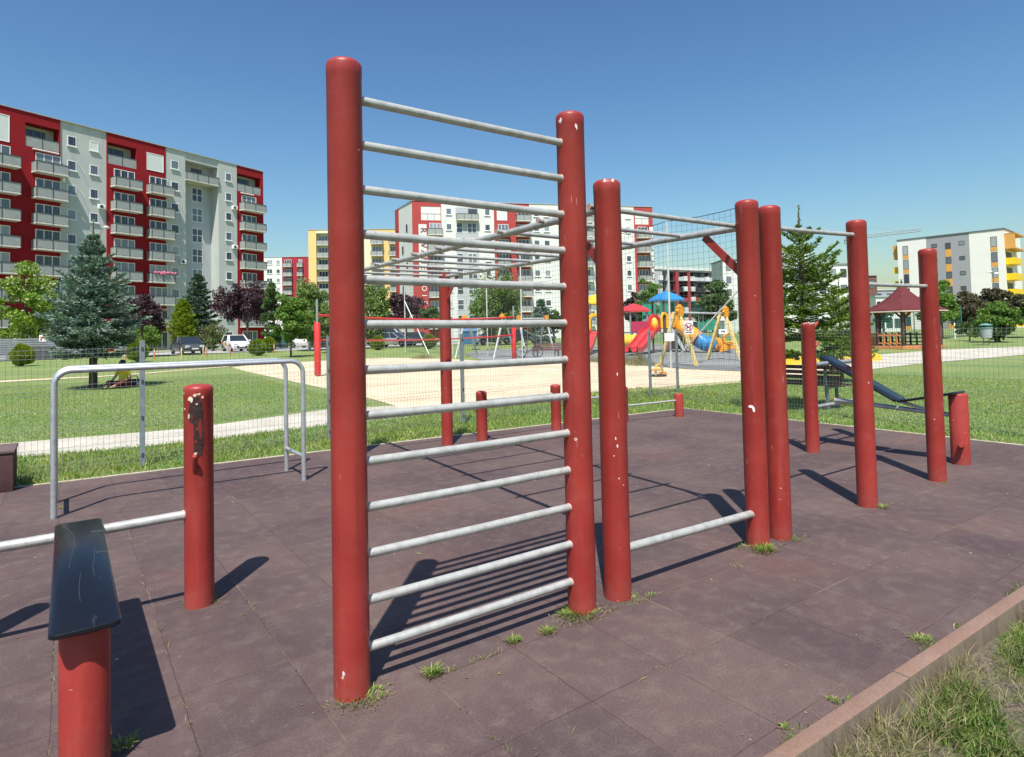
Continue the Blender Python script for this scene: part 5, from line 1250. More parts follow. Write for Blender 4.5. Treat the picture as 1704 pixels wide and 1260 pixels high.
def d_ban(t, z):
    m_ = MB(); ring(m_, z + .02, .17, .03); m_.beam((-.115, -.016, z + .135), (.115, -.016, z - .095), .008, .028); m_.build('prohibition_ring', SRED, t, 0)
    m_ = MB(); m_.box(-.08, .06, -.0145, -.012, z - .03, z + .04); m_.box(.05, .11, -.0145, -.012, z + .02, z + .08); m_.box(-.075, -.05, -.0145, -.012, z - .09, z - .03); m_.box(.03, .055, -.0145, -.012, z - .09, z - .03); m_.beam((-.08, -.0135, z + .03), (-.12, -.0135, z + .09), .003, .02); m_.build('dog_symbol', SBLK, t, 0)
    m_ = MB(); m_.box(-.13, .13, -.0145, -.012, z - .22, z - .19); m_.build('printed_line', SBLK, t, 0)
sign('white prohibition sign with a red ring on the yellow swing leg', 1146, 545, 26.2, .36, .56, SWHITE, d_ban, None, -6)
sign('blank white notice board fixed to the tall net pole', 1113.5, 561, 25.4, .40, .32, SWHITE, None, None, 0)
def d_arrow(t, z):
    m_ = MB(); m_.box(-.10, .05, -.018, -.012, z - .02, z + .015); m_.add([(.03, -.018, z - .07), (.13, -.018, z), (.03, -.018, z + .07)], [(0, 1, 2)]); m_.box(-.11, -.06, -.018, -.012, z + .01, z + .08); m_.build('printed_marks', SBLK, t, 0)
sign('white board with a small black mark beside the orange tube slide', 1203, 552, 36, .50, .27, SWHITE, d_arrow, 1.5)
sign('plain white board above the marked one near the tube slide', 1200, 530, 48, .60, .34, SWHITE, None, 2.6)
# street lamps
LPG = plain('lamp_post_grey', (.24, .25, .25), .5, .4)
x, y = T(166, 50); t = thing('street_lamp', 'street lamp with a curved arm showing above the blue spruce', 'street lamp', (x, y, gz(x, y)), head(0) + pi / 2)
hh = size(177, 376, 50); m_ = MB(); m_.tube([(0, 0, 0), (0, 0, hh - 1.3), (.03, 0, hh - .75), (.16, 0, hh - .25), (.36, 0, hh - .08), (.52, 0, hh - .06)], [.07, .05, .04, .035, .03, .03], 10); m_.build('pole', LPG, t, 50)
m_ = MB(); m_.lathe([(.24, hh - .14), (.25, hh - .10), (.14, hh + .03), (.03, hh + .06)], 16, (.52, 0, 0)); m_.build('lamp_head', plain('pale_lamp_shell', (.45, .45, .43), .4), t, 40)
x, y = T(1657, 66); t = thing('street_lamp', 'double-headed street lamp in front of the grey and white block', 'street lamp', (x, y, gz(x, y)), head(0) + pi / 2)
hh = size(1657, 452, 66); m_ = MB(); m_.tube([(0, 0, 0), (0, 0, hh)], [.08, .05], 10); m_.tube([(-.35, 0, hh - .1), (0, 0, hh - .25), (.35, 0, hh - .2)], .03, 8); m_.build('pole', LPG, t, 50)
for s_, z_ in ((-.38, .02), (.30, -.18)):
    m_ = MB(); m_.lathe([(.24, hh - .06 + z_), (.26, hh - .02 + z_), (.12, hh + .08 + z_), (.02, hh + .10 + z_)], 16, (s_, 0, 0)); m_.build('lamp_head', SWHITE, t, 40)
x, y = T(1588, 50); t = thing('white_pole', 'plain white pole standing on the far right lawn', 'pole', (x, y, gz(x, y))); m_ = MB(); m_.lathe([(.05, 0), (.05, size(1588, 538, 50)), (.01, size(1588, 538, 50) + .03)], 10); m_.build('pole', SWHITE, t, 40)
# ------------------------------------------------------------------ volleyball net and tall ball-stop net
PADR = plain('red_post_pad', (.55, .03, .03), .5, 0, .1); TAPE = plain('red_net_tape', (.45, .03, .03), .6); GREENP = plain('green_grey_pole', (.24, .31, .29), .5, .3)
va, vb_ = Vector((*T(528, 25.2), 0)), Vector((*T(855, 35.4), 0))
def vpost(p, label):
    t = thing('volleyball_post', label, 'volleyball post', (p.x, p.y, 0), 0, 'red padded volleyball posts')
    m_ = MB(); m_.lathe([(.045, 0), (.045, 3.06), (.01, 3.08)], 14); m_.build('pole', GREENP, t, 40)
    m_ = MB(); m_.lathe([(.10, .02), (.125, .06), (.125, 2.12), (.10, 2.16), (.05, 2.16)], 20); m_.build('pad', PADR, t, 40)
    m_ = MB()
    for z in (.35, .62, 1.1): m_.box(.11, .135, -.03, .03, z, z + .06)
    m_.build('pad_strap', BLK, t, 0)
vpost(va, 'red padded volleyball post left of the tall ladder'); vpost(vb_, 'red padded volleyball post seen through the ladder near the red bench')
t = thing('volleyball_net', 'volleyball net with two red tapes sagging behind the ladder', 'net', va)
dv = vb_ - va; NETM = plain('dark_net_string', (.10, .10, .10), .8); N_ = 40
def sag(f, z): return va * 0 + dv * f + Vector((0, 0, z - .16 * 4 * f * (1 - f) * (1 if z > 2 else .8)))
for z, r_ in ((2.45, .055), (1.45, .045)):
    m_ = MB(); m_.tube([sag(i / N_, z) for i in range(N_ + 1)], r_, 6); m_.build('tape', TAPE, t, 40)
m_ = MB()
for i in range(0, 90): f = i / 89; m_.tube([sag(f, 1.45), sag(f, 2.45)], .003, 3, False)
for k in range(1, 8): m_.tube([sag(i / N_, 1.45).lerp(sag(i / N_, 2.45), k / 8) for i in range(N_ + 1)], .003, 3, False)
m_.build('netting', NETM, t, 0)
PALEP = plain('pale_net_pole', (.50, .52, .50), .5, .2)
t = thing('ball_stop_net', 'tall ball-stop net on slim pale poles between the sand court and the playground', 'net', (19.9, 13.0, 0)); O_ = Vector((19.9, 13.0, 0))
NP = [Vector(p) - O_ for p in ((19.9, 13.0, 0), (20.1, 17.2, 0), (20.55, 22.9, 0), (20.95, 28.6, 0), (21.5, 33.0, 0), (21.3, 37.0, 0), (21.25, 44.2, 0))]
for i, p in enumerate(NP):
    m_ = MB(); m_.tube([p, p + Vector((0, 0, 6.0))], .04, 8); m_.build('pole', PALEP, t, 40)
m_ = MB(); m_.tube([NP[1] + Vector((.02, .15, .05)), NP[0] + Vector((0, .35, 3.3))], .028, 8); m_.build('brace', PALEP, t, 40)
m_ = MB(); m_.tube([NP[6] + Vector((0, 0, 4.2)), NP[5].lerp(NP[6], .45)], .04, 8); m_.build('brace', PALEP, t, 40)
for a, b in zip(NP, NP[1:]):
    L_ = (b - a).length; n = int(L_ / .25); m_ = MB()
    sg = lambda f: Vector((0, 0, -.10 * 4 * f * (1 - f)))
    for i in range(1, n): f = i / n; m_.tube([a.lerp(b, f) + Vector((0, 0, .3)), a.lerp(b, f) + Vector((0, 0, 6.0)) + sg(f)], .0055, 3, False)
    for k in range(1, 24): z = .3 + 5.7 * k / 24; m_.tube([a.lerp(b, i / 6) + Vector((0, 0, z)) + sg(i / 6) * (k / 24) for i in range(7)], .0055, 3, False)
    m_.build('netting', NETM, t, 0)
    m_ = MB(); m_.tube([a.lerp(b, i / 8) + Vector((0, 0, 6.0)) + sg(i / 8) for i in range(9)], .014, 5); m_.build('top_rope', BLK, t, 0)
# far green sports-court fence
TEAL = plain('teal_fence_paint', (.03, .20, .15), .5); TEALP = plain('teal_windscreen', (.02, .22, .15), .6)
def court_fence(label, u0, u1, d0, d1, H, panels=()):
    a = Vector((*T(u0, d0), 0)); b = Vector((*T(u1, d1), 0)); z = gz(a.x, a.y); t = thing('sports_court_fence', label, 'fence', (a.x, a.y, z)); dv = b - a; n = int(dv.length / 2.5)
    for i in range(n + 1): m_ = MB(); p = dv * (i / n); m_.tube([p, p + Vector((0, 0, H))], .035, 6); m_.build('post', TEAL, t, 40)
    m_ = MB(); k = int(dv.length / .14)
    for i in range(k): p = dv * (i / k); m_.tube([p, p + Vector((0, 0, H))], .011, 3, False)
    for i in range(int(H / .14)): m_.tube([Vector((0, 0, i * .14)), dv + Vector((0, 0, i * .14))], .011, 3, False)
    m_.build('mesh_panel', TEAL, t, 0)
    for f0, f1, z0_, z1_ in panels: m_ = MB(); m_.beam(dv * f0 + Vector((0, 0, (z0_ + z1_) / 2)), dv * f1 + Vector((0, 0, (z0_ + z1_) / 2)), .02, z1_ - z0_); m_.build('windscreen', TEALP, t, 0)
court_fence('tall teal sports-court fence behind the blue-roofed play tower', 1070, 1240, 62, 58, 4.0, ((.0, .14, 2.6, 3.7), (.18, .26, 2.8, 3.7), (.55, .72, 1.0, 2.2)))
court_fence('teal mesh fence behind the pavilion', 1448, 1600, 56, 52, 2.6)
# ------------------------------------------------------------------ playground
PB, PR_, PY_, PO, PBR = plain('blue_play_plastic', (.03, .21, .46), .35), plain('red_play_plastic', (.56, .04, .045), .35), plain('yellow_play_plastic', (.78, .46, .03), .4), plain('orange_play_plastic', (.70, .28, .02), .4), plain('brown_play_post', (.10, .06, .045), .6)
PGR = plain('grey_play_panel', (.36, .42, .43), .5); YW = plain('yellow_swing_timber', (.68, .53, .20), .6, 0, .12); PGP = plain('grey_play_post', (.28, .29, .30), .5)
def hip(parent, w, z0_, z1_, mat, over=.0):
    m_ = MB(); h = w / 2
    o = [(-h, -h, z0_), (h, -h, z0_), (h, h, z0_), (-h, h, z0_)]; q = .55 * h; mid = [(-q, -q, z0_ + (z1_ - z0_) * .58), (q, -q, z0_ + (z1_ - z0_) * .58), (q, q, z0_ + (z1_ - z0_) * .58), (-q, q, z0_ + (z1_ - z0_) * .58)]
    lo = [(x_, y_, z_ - .10) for x_, y_, z_ in o]
    vs = lo + o + mid + [(0, 0, z1_)]; fs = [(3, 2, 1, 0)]
    for j in range(4): k = (j + 1) % 4; fs += [(j, k, 4 + k, 4 + j), (4 + j, 4 + k, 8 + k, 8 + j), (8 + j, 8 + k, 12)]
    m_.add(vs, fs); return m_.build('roof', mat, parent, 20)
def tower(label, u, d, w, zd, ze, zt, roof, posts=PBR, deg=20):
    x, y = T(u, d); t = thing('play_tower', label, 'play structure', (x, y, gz(x, y)), head(deg) + pi / 2)
    h = w / 2 - .18
    for sx in (-1, 1):
        for sy in (-1, 1): m_ = MB(); m_.rbox(sx * h - .05, sx * h + .05, sy * h - .05, sy * h + .05, 0, ze + .05, .01); m_.build('post', posts, t, 0)
    m_ = MB(); m_.box(-h - .04, h + .04, -h - .04, h + .04, zd - .08, zd); m_.build('deck', PBR, t, 0)
    hip(t, w, ze, zt, roof); return t, h
def slide(parent, a, b, w, mat, lanes=1, run=.9):
    a = Vector(a); b = Vector(b); d = b - a; hd = Vector((d.x, d.y, 0)).normalized(); sd = Vector((-hd.y, hd.x, 0)); P = []
    for i in range(13):
        f = i / 12; z = a.z + (b.z - a.z) * (f * f * (3 - 2 * f) * .55 + f * .45); P.append(Vector((a.x + d.x * f, a.y + d.y * f, z)))
    P.append(P[-1] + hd * run * .6 + Vector((0, 0, .0)))
    prof = []; tw = w * lanes
    for l in range(lanes):
        o = -tw / 2 + l * w; prof += [(o, .26), (o + .05, .28), (o + .09, .05), (o + w / 2, 0), (o + w - .09, .05), (o + w - .05, .28)]
    prof += [(tw / 2, .26), (tw / 2, -.06), (-tw / 2, -.06)]
    n = len(prof); vs = [p + sd * s_ + Vector((0, 0, z)) for p in P for s_, z in prof]; fs = []
    for i in range(len(P) - 1):
        for j in range(n): fs.append((i * n + j, i * n + (j + 1) % n, (i + 1) * n + (j + 1) % n, (i + 1) * n + j))
    m_ = MB(); m_.add(vs, fs); return m_.build('slide', mat, parent, 40)
def loc(t, p): return Matrix.Rotation(-t.rotation_euler.z, 4, 'Z') @ (Vector(p) - t.location)
def arch_panel(parent, c, w, h, th, hole, mat, yaw=0.0, name='arch_panel'):
    n = 14; o = [(-w / 2, 0)] + [(-w / 2 * cos(pi * i / n), h - w / 2 + w / 2 * sin(pi * i / n)) for i in range(n + 1)] + [(w / 2, 0)]
    k = hole; q = [(-w / 2 * k, .0)] + [(-w / 2 * k * cos(pi * i / n), (h - w / 2) + w / 2 * k * sin(pi * i / n)) for i in range(n + 1)] + [(w / 2 * k, .0)]
    m_ = MB(); m_.T = Matrix.Translation(c) @ Matrix.Rotation(yaw, 4, 'Z'); N = len(o); vs = []
    for yy in (-th / 2, th / 2): vs += [(x_, yy, z_) for x_, z_ in o] + [(x_, yy, z_) for x_, z_ in q]
    fs = []
    for i in range(N - 1):
        a, b = i, i + 1; fs += [(a, N + a, N + b, b), (2 * N + a, 2 * N + b, 3 * N + b, 3 * N + a), (a, b, 2 * N + b, 2 * N + a), (N + a, 3 * N + a, 3 * N + b, N + b)]
    m_.add(vs, fs); return m_.build(name, mat, parent, 30)
tb, h = tower('play tower with a blue hipped roof, red double slide and orange tube slide', 1110, 40, 1.62, 1.55, 3.32, 3.88, PB)
sl = slide(tb, loc(tb, WP(1086, 549, 39.2)), loc(tb, WP(1053, 585, 36.6)) * 1.0, .50, PR_, 2, .9)
c_ = loc(tb, WP(1089, 549, 39.4)); arch_panel(tb, (c_.x, c_.y, c_.z - .15), 1.05, 1.15, .12, .62, PR_, radians(15))
m_ = MB(); m_.T = Matrix.Translation((c_.x - .05, c_.y - .10, c_.z + .35)); m_.ball((0, 0, 0), .24, 14, 8, 1.7); e = m_.build('oval_panel', PY_, tb, 60); e.scale = (1, .25, 1) if False else (1, 1, 1)
m_ = MB(); m_.box(h - .02, h + .04, -h, h, 1.5, 2.35); m_.box(-.35, h, -h - .06, -h, 1.55, 2.45); m_.build('side_panel', PO, tb, 0)
c_ = loc(tb, WP(1106, 552, 39)); arch_panel(tb, (c_.x, c_.y, 1.5), .7, 1.0, .08, .6, PY_, radians(20))
m_ = MB(); m_.beam((-.15, -h - .05, 1.5), (.35, -h - .75, .05), .62, .05); m_.mi = 1
for k in range(8): m_.ball((-.12 + .07 * k + rnd(-.12, .12), -h - .12 - .085 * k, 1.35 - .18 * k), .05, 6, 4)
m_.build('climbing_wall', [PGR, BLK], tb, 30)
m_ = MB(); m_.box(-h, h, -h + .1, -h + .16, .15, 1.25); m_.build('lower_panel', plain('maroon_play_panel', (.16, .03, .05), .5), tb, 0)
m_ = MB()
for k in range(5): m_.beam((h + .12, -h - .05 - .05 * k, .25 + .27 * k), (h + .55, -h - .05 - .05 * k, .25 + .27 * k), .07, .06)
m_.beam((h + .12, -h, .05), (h + .12, -h - .3, 1.6), .06, .06); m_.beam((h + .55, -h, .05), (h + .55, -h - .3, 1.6), .06, .06); m_.build('ladder', PO, tb, 0)
tp_ = [loc(tb, WP(u, v, d)) for u, v, d in ((1133, 543, 39.6), (1142, 549, 39.2), (1152, 557, 38.6), (1163, 566, 38.2), (1172, 571.5, 38.0), (1182, 573, 38.2), (1192, 574, 38.6))]
for i0, i1, mt in ((0, 3, PO), (3, 5, PB), (5, 6, PO)):
    m_ = MB(); seg = tp_[i0:i1 + 1]; m_.tube(seg, .46, 18, False); m_.tube([seg[0], seg[0].lerp(seg[1], .08)], .50, 18, False); m_.build('tube_section', mt, tb, 40)
slide(tb, tp_[6] + Vector((0, 0, -.36)), loc(tb, WP(1212, 580, 38.6)) + Vector((0, 0, .05)), .95, PO, 1, .3)
tr, h2 = tower('smaller play tower with a red hipped roof and a yellow crawl tube', 1055, 46, 1.75, 1.2, 2.75, 3.30, PR_, PGP)
m_ = MB(); c_ = loc(tr, WP(1040, 568, 44)); c2 = loc(tr, WP(1064, 568, 43.6)); m_.tube([c_, c2], .46, 18, False); m_.tube([c_, c_.lerp(c2, .06)], .5, 18, False); m_.build('crawl_tube', PY_, tr, 40)
m_ = MB(); m_.box(-h2, h2, -h2 - .05, -h2, 1.2, 1.95); m_.build('side_panel', plain('crimson_play_panel', (.42, .03, .08), .5), tr, 0)
ty, h3 = tower('play tower with a yellow hipped roof behind the front ladder posts', 992, 42, 1.9, 1.45, 3.25, 3.85, PY_, PGP)
c_ = loc(ty, WP(989, 550, 40.8)); arch_panel(ty, (c_.x, c_.y, 1.4), .95, 1.15, .10, .6, PY_, radians(10))
slide(ty, loc(ty, WP(990, 553, 40.6)), loc(ty, WP(975, 586, 38.2)), .55, PR_, 1, .5)
def flower(parent, c, r, mat):
    m_ = MB(); vs = []; n = 48; q = Vector((0, -1, 0))
    for yy in (-.07, .07):
        for i in range(n): a = 2 * pi * i / n; rr = r * (1 + .16 * cos(8 * a)); vs.append((c[0] + rr * cos(a), c[1] + yy, c[2] + rr * sin(a)))
    m_.add(vs, [tuple(range(n)), tuple(range(2 * n - 1, n - 1, -1))] + [(i, n + i, n + (i + 1) % n, (i + 1) % n) for i in range(n)]); return m_.build('flower_cap', mat, parent, 20)
CHAIN = plain('swing_chain', (.30, .31, .31), .5, .5)
def swing(label, A, B, spread, zt, legm, r=.06, capm=PO, seats=2, caps=True, fr=.21, name='swing_set'):
    A = Vector(A); B = Vector(B); dv = B - A; L_ = dv.length; z = gz(A.x, A.y); t = thing(name, label, 'swing', (A.x, A.y, z), atan2(dv.y, dv.x))
    m_ = MB(); m_.tube([(-.1, 0, zt), (L_ + .1, 0, zt)], .045, 12); m_.build('beam', PALEP, t, 40)
    for x_ in (0, L_):
        for s_ in (-1, 1): m_ = MB(); m_.beam((x_, s_ * .10, zt + .02), (x_, s_ * spread / 2, -.05), r * 2, r * 2); m_.build('leg', legm, t, 0)
        if caps: flower(t, (x_, -.16, zt + .06), fr, capm); t.children[-1].rotation_euler = (0, 0, 0)
    for k in range(seats):
        xx = L_ * (k + .5) / seats; m_ = MB()
        for s_ in (-.22, .22): m_.tube([(xx + s_, 0, zt), (xx + s_, .02, .5)], .012, 5)
        m_.build('chain', CHAIN, t, 0); m_ = MB(); m_.rbox(xx - .26, xx + .26, -.10, .12, .46, .50, .012); m_.build('seat', BLK, t, 0)
    return t
s1 = swing('yellow timber swing frame with orange flower caps in front of the tube slide', (21.60, 18.10, 0), (26.05, 19.0, 0), 1.75, 2.28, YW, .065, PO, 1, True, .25)
swing('pale swing frame with orange joints left of the padded post near the red bench', (*T(776, 39), 0), (*T(839, 37.5), 0), 2.3, 2.35, PALEP, .045, PO, 2, True, .16)
swing('pale swing frame further back above the red bench', (*T(862, 45), 0), (*T(908, 46), 0), 2.2, 2.35, PALEP, .045, PO, 2, True, .16)
# small ride-on and sand toys
x, y = T(1212, 37); t = thing('spring_rider', 'orange ring-shaped spring rider right of the tube slide', 'spring rider', (x, y, gz(x, y)), head(0) + pi / 2)
m_ = MB(); m_.tube([(.32 * cos(a), 0, .85 + .32 * sin(a)) for a in [2 * pi * k / 20 for k in range(21)]], .10, 8); m_.build('body', PO, t, 40)
m_ = MB(); m_.tube([(.09 * cos(k * .9), .09 * sin(k * .9), k * .018) for k in range(30)], .018, 6); m_.build('spring', BLK, t, 40)
m_ = MB(); m_.rbox(-.16, .16, -.12, .12, .62, .68, .02); m_.build('seat', PY_, t, 0)
p = at(1092, 626); t = thing('sand_digger', 'yellow and orange sand digger toy lying on the pale sand', 'sand toy', (p.x, p.y, .0), head(60))
m_ = MB(); m_.lathe([(.30, 0), (.30, .05), (.08, .07)], 18); m_.build('base', BLK, t, 40)
m_ = MB(); m_.tube([(0, -.2, .05), (0, -.16, .36), (0, .2, .40), (0, .55, .22), (0, .62, .06)], .035, 8); m_.build('arm', PY_, t, 40)
m_ = MB(); m_.rbox(-.14, .14, -.28, -.02, .20, .26, .02); m_.build('seat', PO, t, 0)
m_ = MB(); m_.add([(-.12, .56, .10), (.12, .56, .10), (.12, .74, .02), (-.12, .74, .02), (-.12, .58, .0), (.12, .58, .0)], [(0, 1, 2, 3), (0, 4, 5, 1), (4, 3, 2, 5), (0, 3, 4), (1, 5, 2)]); m_.build('bucket', PO, t, 0)
a = at(1302, 607); b = at(1462, 600); t = thing('sandbox_border', 'long wavy yellow board edging behind the fir and bench', 'sandbox edging', a, atan2(b.y - a.y, b.x - a.x)); L_ = Vector((b.x - a.x, b.y - a.y, 0)).length
m_ = MB(); n = 40; vs = []
for yy in (-.09, .09):
    for i in range(n + 1): vs.append((L_ * i / n, yy, -.02))
    for i in range(n, -1, -1): vs.append((L_ * i / n, yy, .30 + .05 * sin(i * .9)))
k = 2 * (n + 1); m_.add(vs, [tuple(range(k)), tuple(range(2 * k - 1, k - 1, -1))] + [(i, k + i, k + (i + 1) % k, (i + 1) % k) for i in range(k)]); m_.build('board', PY_, t, 30)
# ------------------------------------------------------------------ pavilion
x, y = T(1503, 38.2); t = thing('pavilion', 'wooden pavilion with a dark red bell-shaped roof and orange railings', 'pavilion', (x, y, gz(x, y)), head(12) + pi / 2)
ROOFR = M('dark_red_shingles', (.105, .026, .028), .85, 0, .3, 6, .6, 25); DWOOD = plain('dark_brown_timber', (.055, .030, .022), .6); OWOOD = plain('orange_brown_timber', (.50, .20, .065), .55, 0, .15)
m_ = MB(); vs = []; prof = [(2.25, 2.22), (2.25, 2.30), (1.75, 2.50), (1.25, 2.76), (.80, 3.08), (.42, 3.44), (.18, 3.74), (.07, 3.84)]; m_.lathe(prof, 8); m_.build('roof', ROOFR, t, 15)
m_ = MB(); m_.lathe([(2.30, 2.17), (2.30, 2.235), (2.1, 2.236)], 8); m_.build('eaves_board', plain('pale_eaves_board', (.55, .45, .36), .7), t, 0)
m_ = MB(); m_.tube([(0, 0, 3.8), (0, 0, 4.05)], .03, 8); m_.ball((0, 0, 4.0), .07, 8, 6); m_.ball((0, 0, 4.13), .05, 8, 6); m_.build('finial', BLK, t, 40)
m_ = MB(); m_.lathe([(2.05, -.02), (2.05, .16), (2.0, .17)], 8); m_.build('floor_deck', OWOOD, t, 0)
cn = [Vector((1.85 * cos(pi / 4 * k), 1.85 * sin(pi / 4 * k), 0)) for k in range(8)]
for k in range(8):
    p = cn[k]; m_ = MB(); m_.box(p.x - .07, p.x + .07, p.y - .07, p.y + .07, .16, 2.25); q = cn[(k + 1) % 8]
    d = (q - p).normalized()
    m_.beam(p + Vector((0, 0, 1.75)), p + d * .45 + Vector((0, 0, 2.2)), .06, .07); m_.beam(q + Vector((0, 0, 1.75)), q - d * .45 + Vector((0, 0, 2.2)), .06, .07); m_.build('post', DWOOD, t, 0)
    if k == 5: continue
    m_ = MB(); m_.beam(p + Vector((0, 0, .80)), q + Vector((0, 0, .80)), .09, .09); m_.beam(p + Vector((0, 0, .34)), q + Vector((0, 0, .34)), .07, .07)
    for j in range(1, 4): r_ = p.lerp(q, j / 4); m_.box(r_.x - .04, r_.x + .04, r_.y - .04, r_.y + .04, .17, .95)
    m_.build('railing', OWOOD if k in (3, 4, 6, 7, 5) else DWOOD, t, 0)
for k in (0, 1, 2): p = cn[k] * .8; q = cn[k + 1] * .8; m_ = MB(); m_.beam(p + Vector((0, 0, .58)), q + Vector((0, 0, .58)), .35, .05); m_.build('bench_seat', DWOOD, t, 0)
m_ = MB(); m_.lathe([(.5, .86), (.5, .92)], 12); m_.tube([(0, 0, .1), (0, 0, .9)], .08, 8); m_.build('table', DWOOD, t, 40)
# ------------------------------------------------------------------ litter bin, benches, bicycle
x, y = T(1640, 39.5); t = thing('litter_bin', 'grey-green round litter bin on two legs in front of the light green bush', 'litter bin', (x, y, gz(x, y)), head(0) + pi / 2)
BING = plain('grey_bin_plastic', (.33, .36, .36), .5); BINT = plain('teal_bin_rim', (.12, .26, .24), .5)
m_ = MB(); m_.lathe([(.26, .42), (.30, .46), (.34, 1.02), (.31, 1.02), (.28, .6)], 24); m_.build('bucket', BING, t, 40)
m_ = MB(); m_.lathe([(.345, 1.0), (.36, 1.02), (.36, 1.10), (.33, 1.11)], 24); m_.build('rim', BINT, t, 40)
m_ = MB(); m_.lathe([(.37, 1.22), (.38, 1.25), (.2, 1.33), (.02, 1.36)], 24); m_.build('lid', BINT, t, 40)
for s_ in (-.17, .17):
    m_ = MB(); m_.tube([(s_, .0, -.05), (s_, 0, .5)], .03, 8); m_.build('leg', LPG, t, 40); m_ = MB(); m_.tube([(s_ * 1.6, .1, .9), (s_ * 1.6, .1, 1.25)], .02, 6); m_.build('lid_strut', LPG, t, 40)
def bench(label, x, y, yaw, L_, wood, metal, name='park_bench', nb=4):
    t = thing(name, label, 'bench', (x, y, gz(x, y)), yaw)                       # sitter looks along +y
    for k in range(nb): m_ = MB(); m_.rbox(-L_ / 2, L_ / 2, -.02, .02, .46 + .095 * k, .53 + .095 * k, .008); e = m_.build('back_slat', wood, t, 0, loc=(0, -.22 - .018 * k, 0))
    for k in range(4): m_ = MB(); m_.rbox(-L_ / 2, L_ / 2, -.17 + .105 * k, -.09 + .105 * k, .42, .455, .008); m_.build('seat_slat', wood, t, 0)
    for s_ in (-1, 1):
        m_ = MB(); xx = s_ * (L_ / 2 - .28); m_.beam((xx, -.20, -.05), (xx, -.26, .84), .06, .05, (1, 0, 0)); m_.beam((xx, -.22, .40), (xx, .26, .40), .05, .05); m_.beam((xx, .22, -.05), (xx, .22, .40), .05, .05, (1, 0, 0)); m_.build('leg_frame', metal, t, 0)
    return t
BRW = plain('dark_brown_bench_slats', (.070, .032, .026), .6, 0, .2); BMET = plain('grey_bench_frame', (.16, .19, .21), .55, .3); MAR = plain('maroon_bench_slats', (.17, .05, .06), .55, 0, .15)
p = spot(1328, 12.4); bench('dark brown slatted park bench behind the mesh fence next to the fir', p.x, p.y, radians(-84), 1.75, BRW, BMET)
x, y = T(908, 36); bench('maroon slatted bench at the back of the sand court beside a bicycle', x, y, head(150) + pi / 2, 1.9, MAR, BMET)
x, y = T(880, 36.5); t = thing('bicycle', 'dark bicycle standing by the end of the maroon bench', 'bicycle', (x, y, gz(x, y)), head(70))
for xx in (-.5, .5):
    m_ = MB(); m_.tube([(xx + .32 * cos(a), 0, .34 + .32 * sin(a)) for a in [2 * pi * k / 24 for k in range(25)]], .02, 6); w_ = m_.build('wheel', TYRE, t, 40)
    m_ = MB()
    for k in range(8): a = pi * k / 8; m_.tube([(xx + .31 * cos(a), 0, .34 + .31 * sin(a)), (xx - .31 * cos(a), 0, .34 - .31 * sin(a))], .003, 3)
    m_.build('spokes', RIM, w_, 0)
m_ = MB()
for q in ([(-.5, 0, .34), (-.08, 0, .32), (.36, 0, .74), (-.16, 0, .80), (-.5, 0, .34)], [(-.08, 0, .32), (-.20, 0, .92)], [(.5, 0, .34), (.34, 0, .82), (.32, 0, .98)]): m_.tube(q, .018, 6)
m_.build('frame', BLK, t, 40); m_ = MB(); m_.tube([(.30, -.26, 1.0), (.34, 0, .98), (.30, .26, 1.0)], .014, 6); m_.build('handlebar', RIM, t, 40); m_ = MB(); m_.rbox(-.33, -.08, -.07, .07, .92, .97, .02); m_.build('saddle', BLK, t, 0)
# ------------------------------------------------------------------ seated person under the spruce
SKIN = plain('skin', (.36, .20, .14), .6); SHIRT = plain('yellow_shirt', (.62, .47, .02), .8, 0, .12); TROU = plain('dark_red_trousers', (.12, .025, .03), .85, 0, .15); HAIR = plain('dark_hair', (.018, .012, .010), .6)
def skin(name, V, E_, Rr, mat, parent, sub=2):
    me = bpy.data.meshes.new(name); me.from_pydata(V, E_, []); me.materials.append(mat); o = put(name, me, parent)
    o.modifiers.new('skin', 'SKIN'); s_ = o.modifiers.new('sub', 'SUBSURF'); s_.levels = sub; s_.render_levels = sub
    for i, r_ in enumerate(Rr): d = me.skin_vertices[0].data[i]; d.radius = (r_ if isinstance(r_, tuple) else (r_, r_)); d.use_root = (i == 0)
    for p_ in me.polygons: p_.use_smooth = True
    return o
p = at(206, 644.5); t = thing('person', 'person in a yellow top sitting with back turned under the blue spruce', 'person', (p.x, p.y, 0), head(172) + pi / 2)
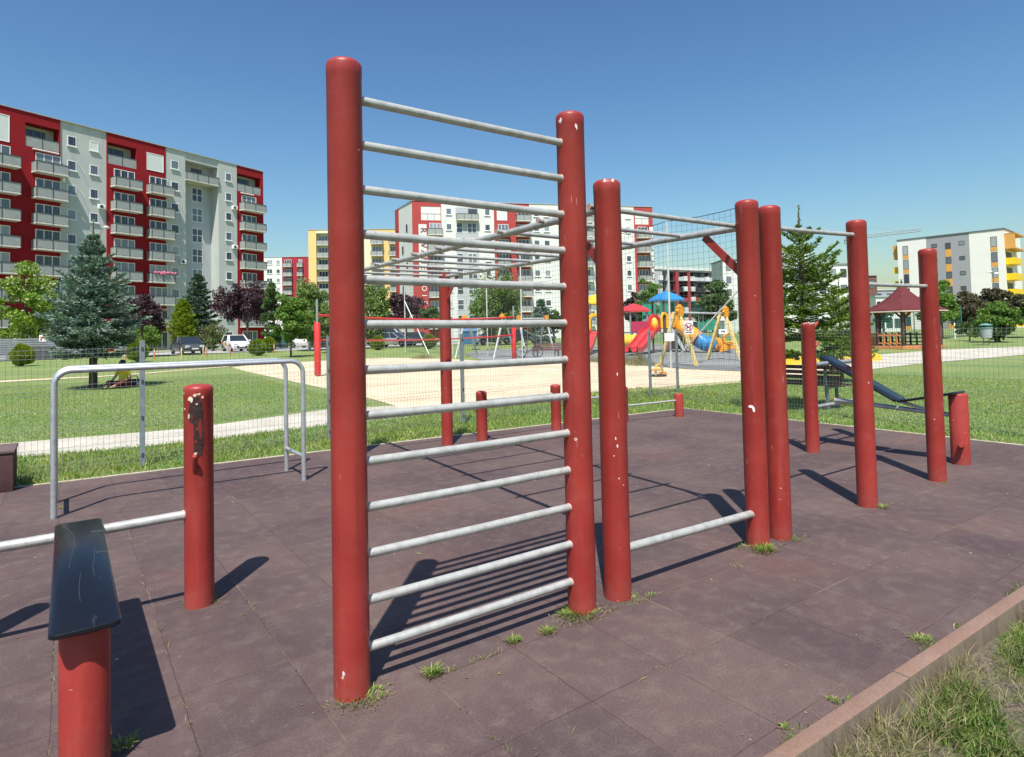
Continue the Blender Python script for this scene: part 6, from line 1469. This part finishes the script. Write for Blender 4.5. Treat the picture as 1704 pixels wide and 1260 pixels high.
# local: y forward (away from the viewer), x right
V = [(0, 0, .13), (0, .02, .32), (0, .03, .50), (0, .04, .60), (0, .06, .68), (0, .075, .80),
     (.17, .03, .56), (.25, .10, .36), (.20, .30, .24), (-.17, .03, .56), (-.26, .06, .36), (-.22, .26, .22),
     (.11, .05, .12), (.27, .38, .22), (.12, .62, .06), (.10, .72, .05), (-.11, .05, .12), (-.28, .36, .22), (-.10, .60, .07), (-.08, .71, .05)]
E2 = [(0, 1), (1, 2), (2, 3), (3, 4), (4, 5), (3, 6), (6, 7), (7, 8), (3, 9), (9, 10), (10, 11), (0, 12), (12, 13), (13, 14), (14, 15), (0, 16), (16, 17), (17, 18), (18, 19)]
body = skin('body', V, E2, [(.15, .11), (.13, .10), (.15, .10), (.08, .08), .050, .092, .055, .043, .035, .055, .043, .035, .085, .058, .042, .035, .085, .058, .042, .035], SKIN, t)
skin('shirt', V[:4] + [(.17, .03, .56), (.24, .085, .40), (-.17, .03, .56), (-.25, .055, .40)], [(0, 1), (1, 2), (2, 3), (3, 4), (4, 5), (3, 6), (6, 7)], [(.165, .125), (.150, .118), (.168, .115), (.085, .085), .068, .06, .068, .06], SHIRT, t)
skin('trousers', [(0, 0, .12), (.11, .05, .12), (.27, .38, .22), (.14, .58, .085), (-.11, .05, .12), (-.28, .36, .22), (-.12, .56, .09)], [(0, 1), (1, 2), (2, 3), (0, 4), (4, 5), (5, 6)], [(.17, .13), .10, .07, .055, .10, .07, .055], TROU, t)
m_ = MB(); m_.ball((0, .055, .835), .108, 16, 10, 1.05); m_.build('hair', HAIR, t, 80)
m_ = MB(); m_.ball((0, .185, .79), .018, 8, 6)
for s_ in (-1, 1): m_.ball((s_ * .100, .085, .80), .026, 8, 6, 1.4); m_.ball((s_ * .035, .168, .815), .012, 8, 6)
m_.build('face_features', SKIN, t, 60)
p = at(223, 643); t = thing('bag', 'dark blue bag lying on the grass beside the seated person', 'bag', (p.x, p.y, 0), head(0) + pi / 2)
BAGM = plain('dark_blue_cloth', (.02, .025, .05), .85, 0, .2); m_ = MB(); m_.rbox(-.26, .26, -.14, .14, 0, .26, .08); m_.build('bag_body', BAGM, t, 60)
m_ = MB(); m_.tube([(-.15, 0, .24), (-.10, 0, .36), (.10, 0, .36), (.15, 0, .24)], .016, 8); m_.build('handle', BAGM, t, 50); m_ = MB(); m_.rbox(.05, .34, -.22, .02, .0, .14, .05); m_.build('side_pocket', BLK, t, 60)
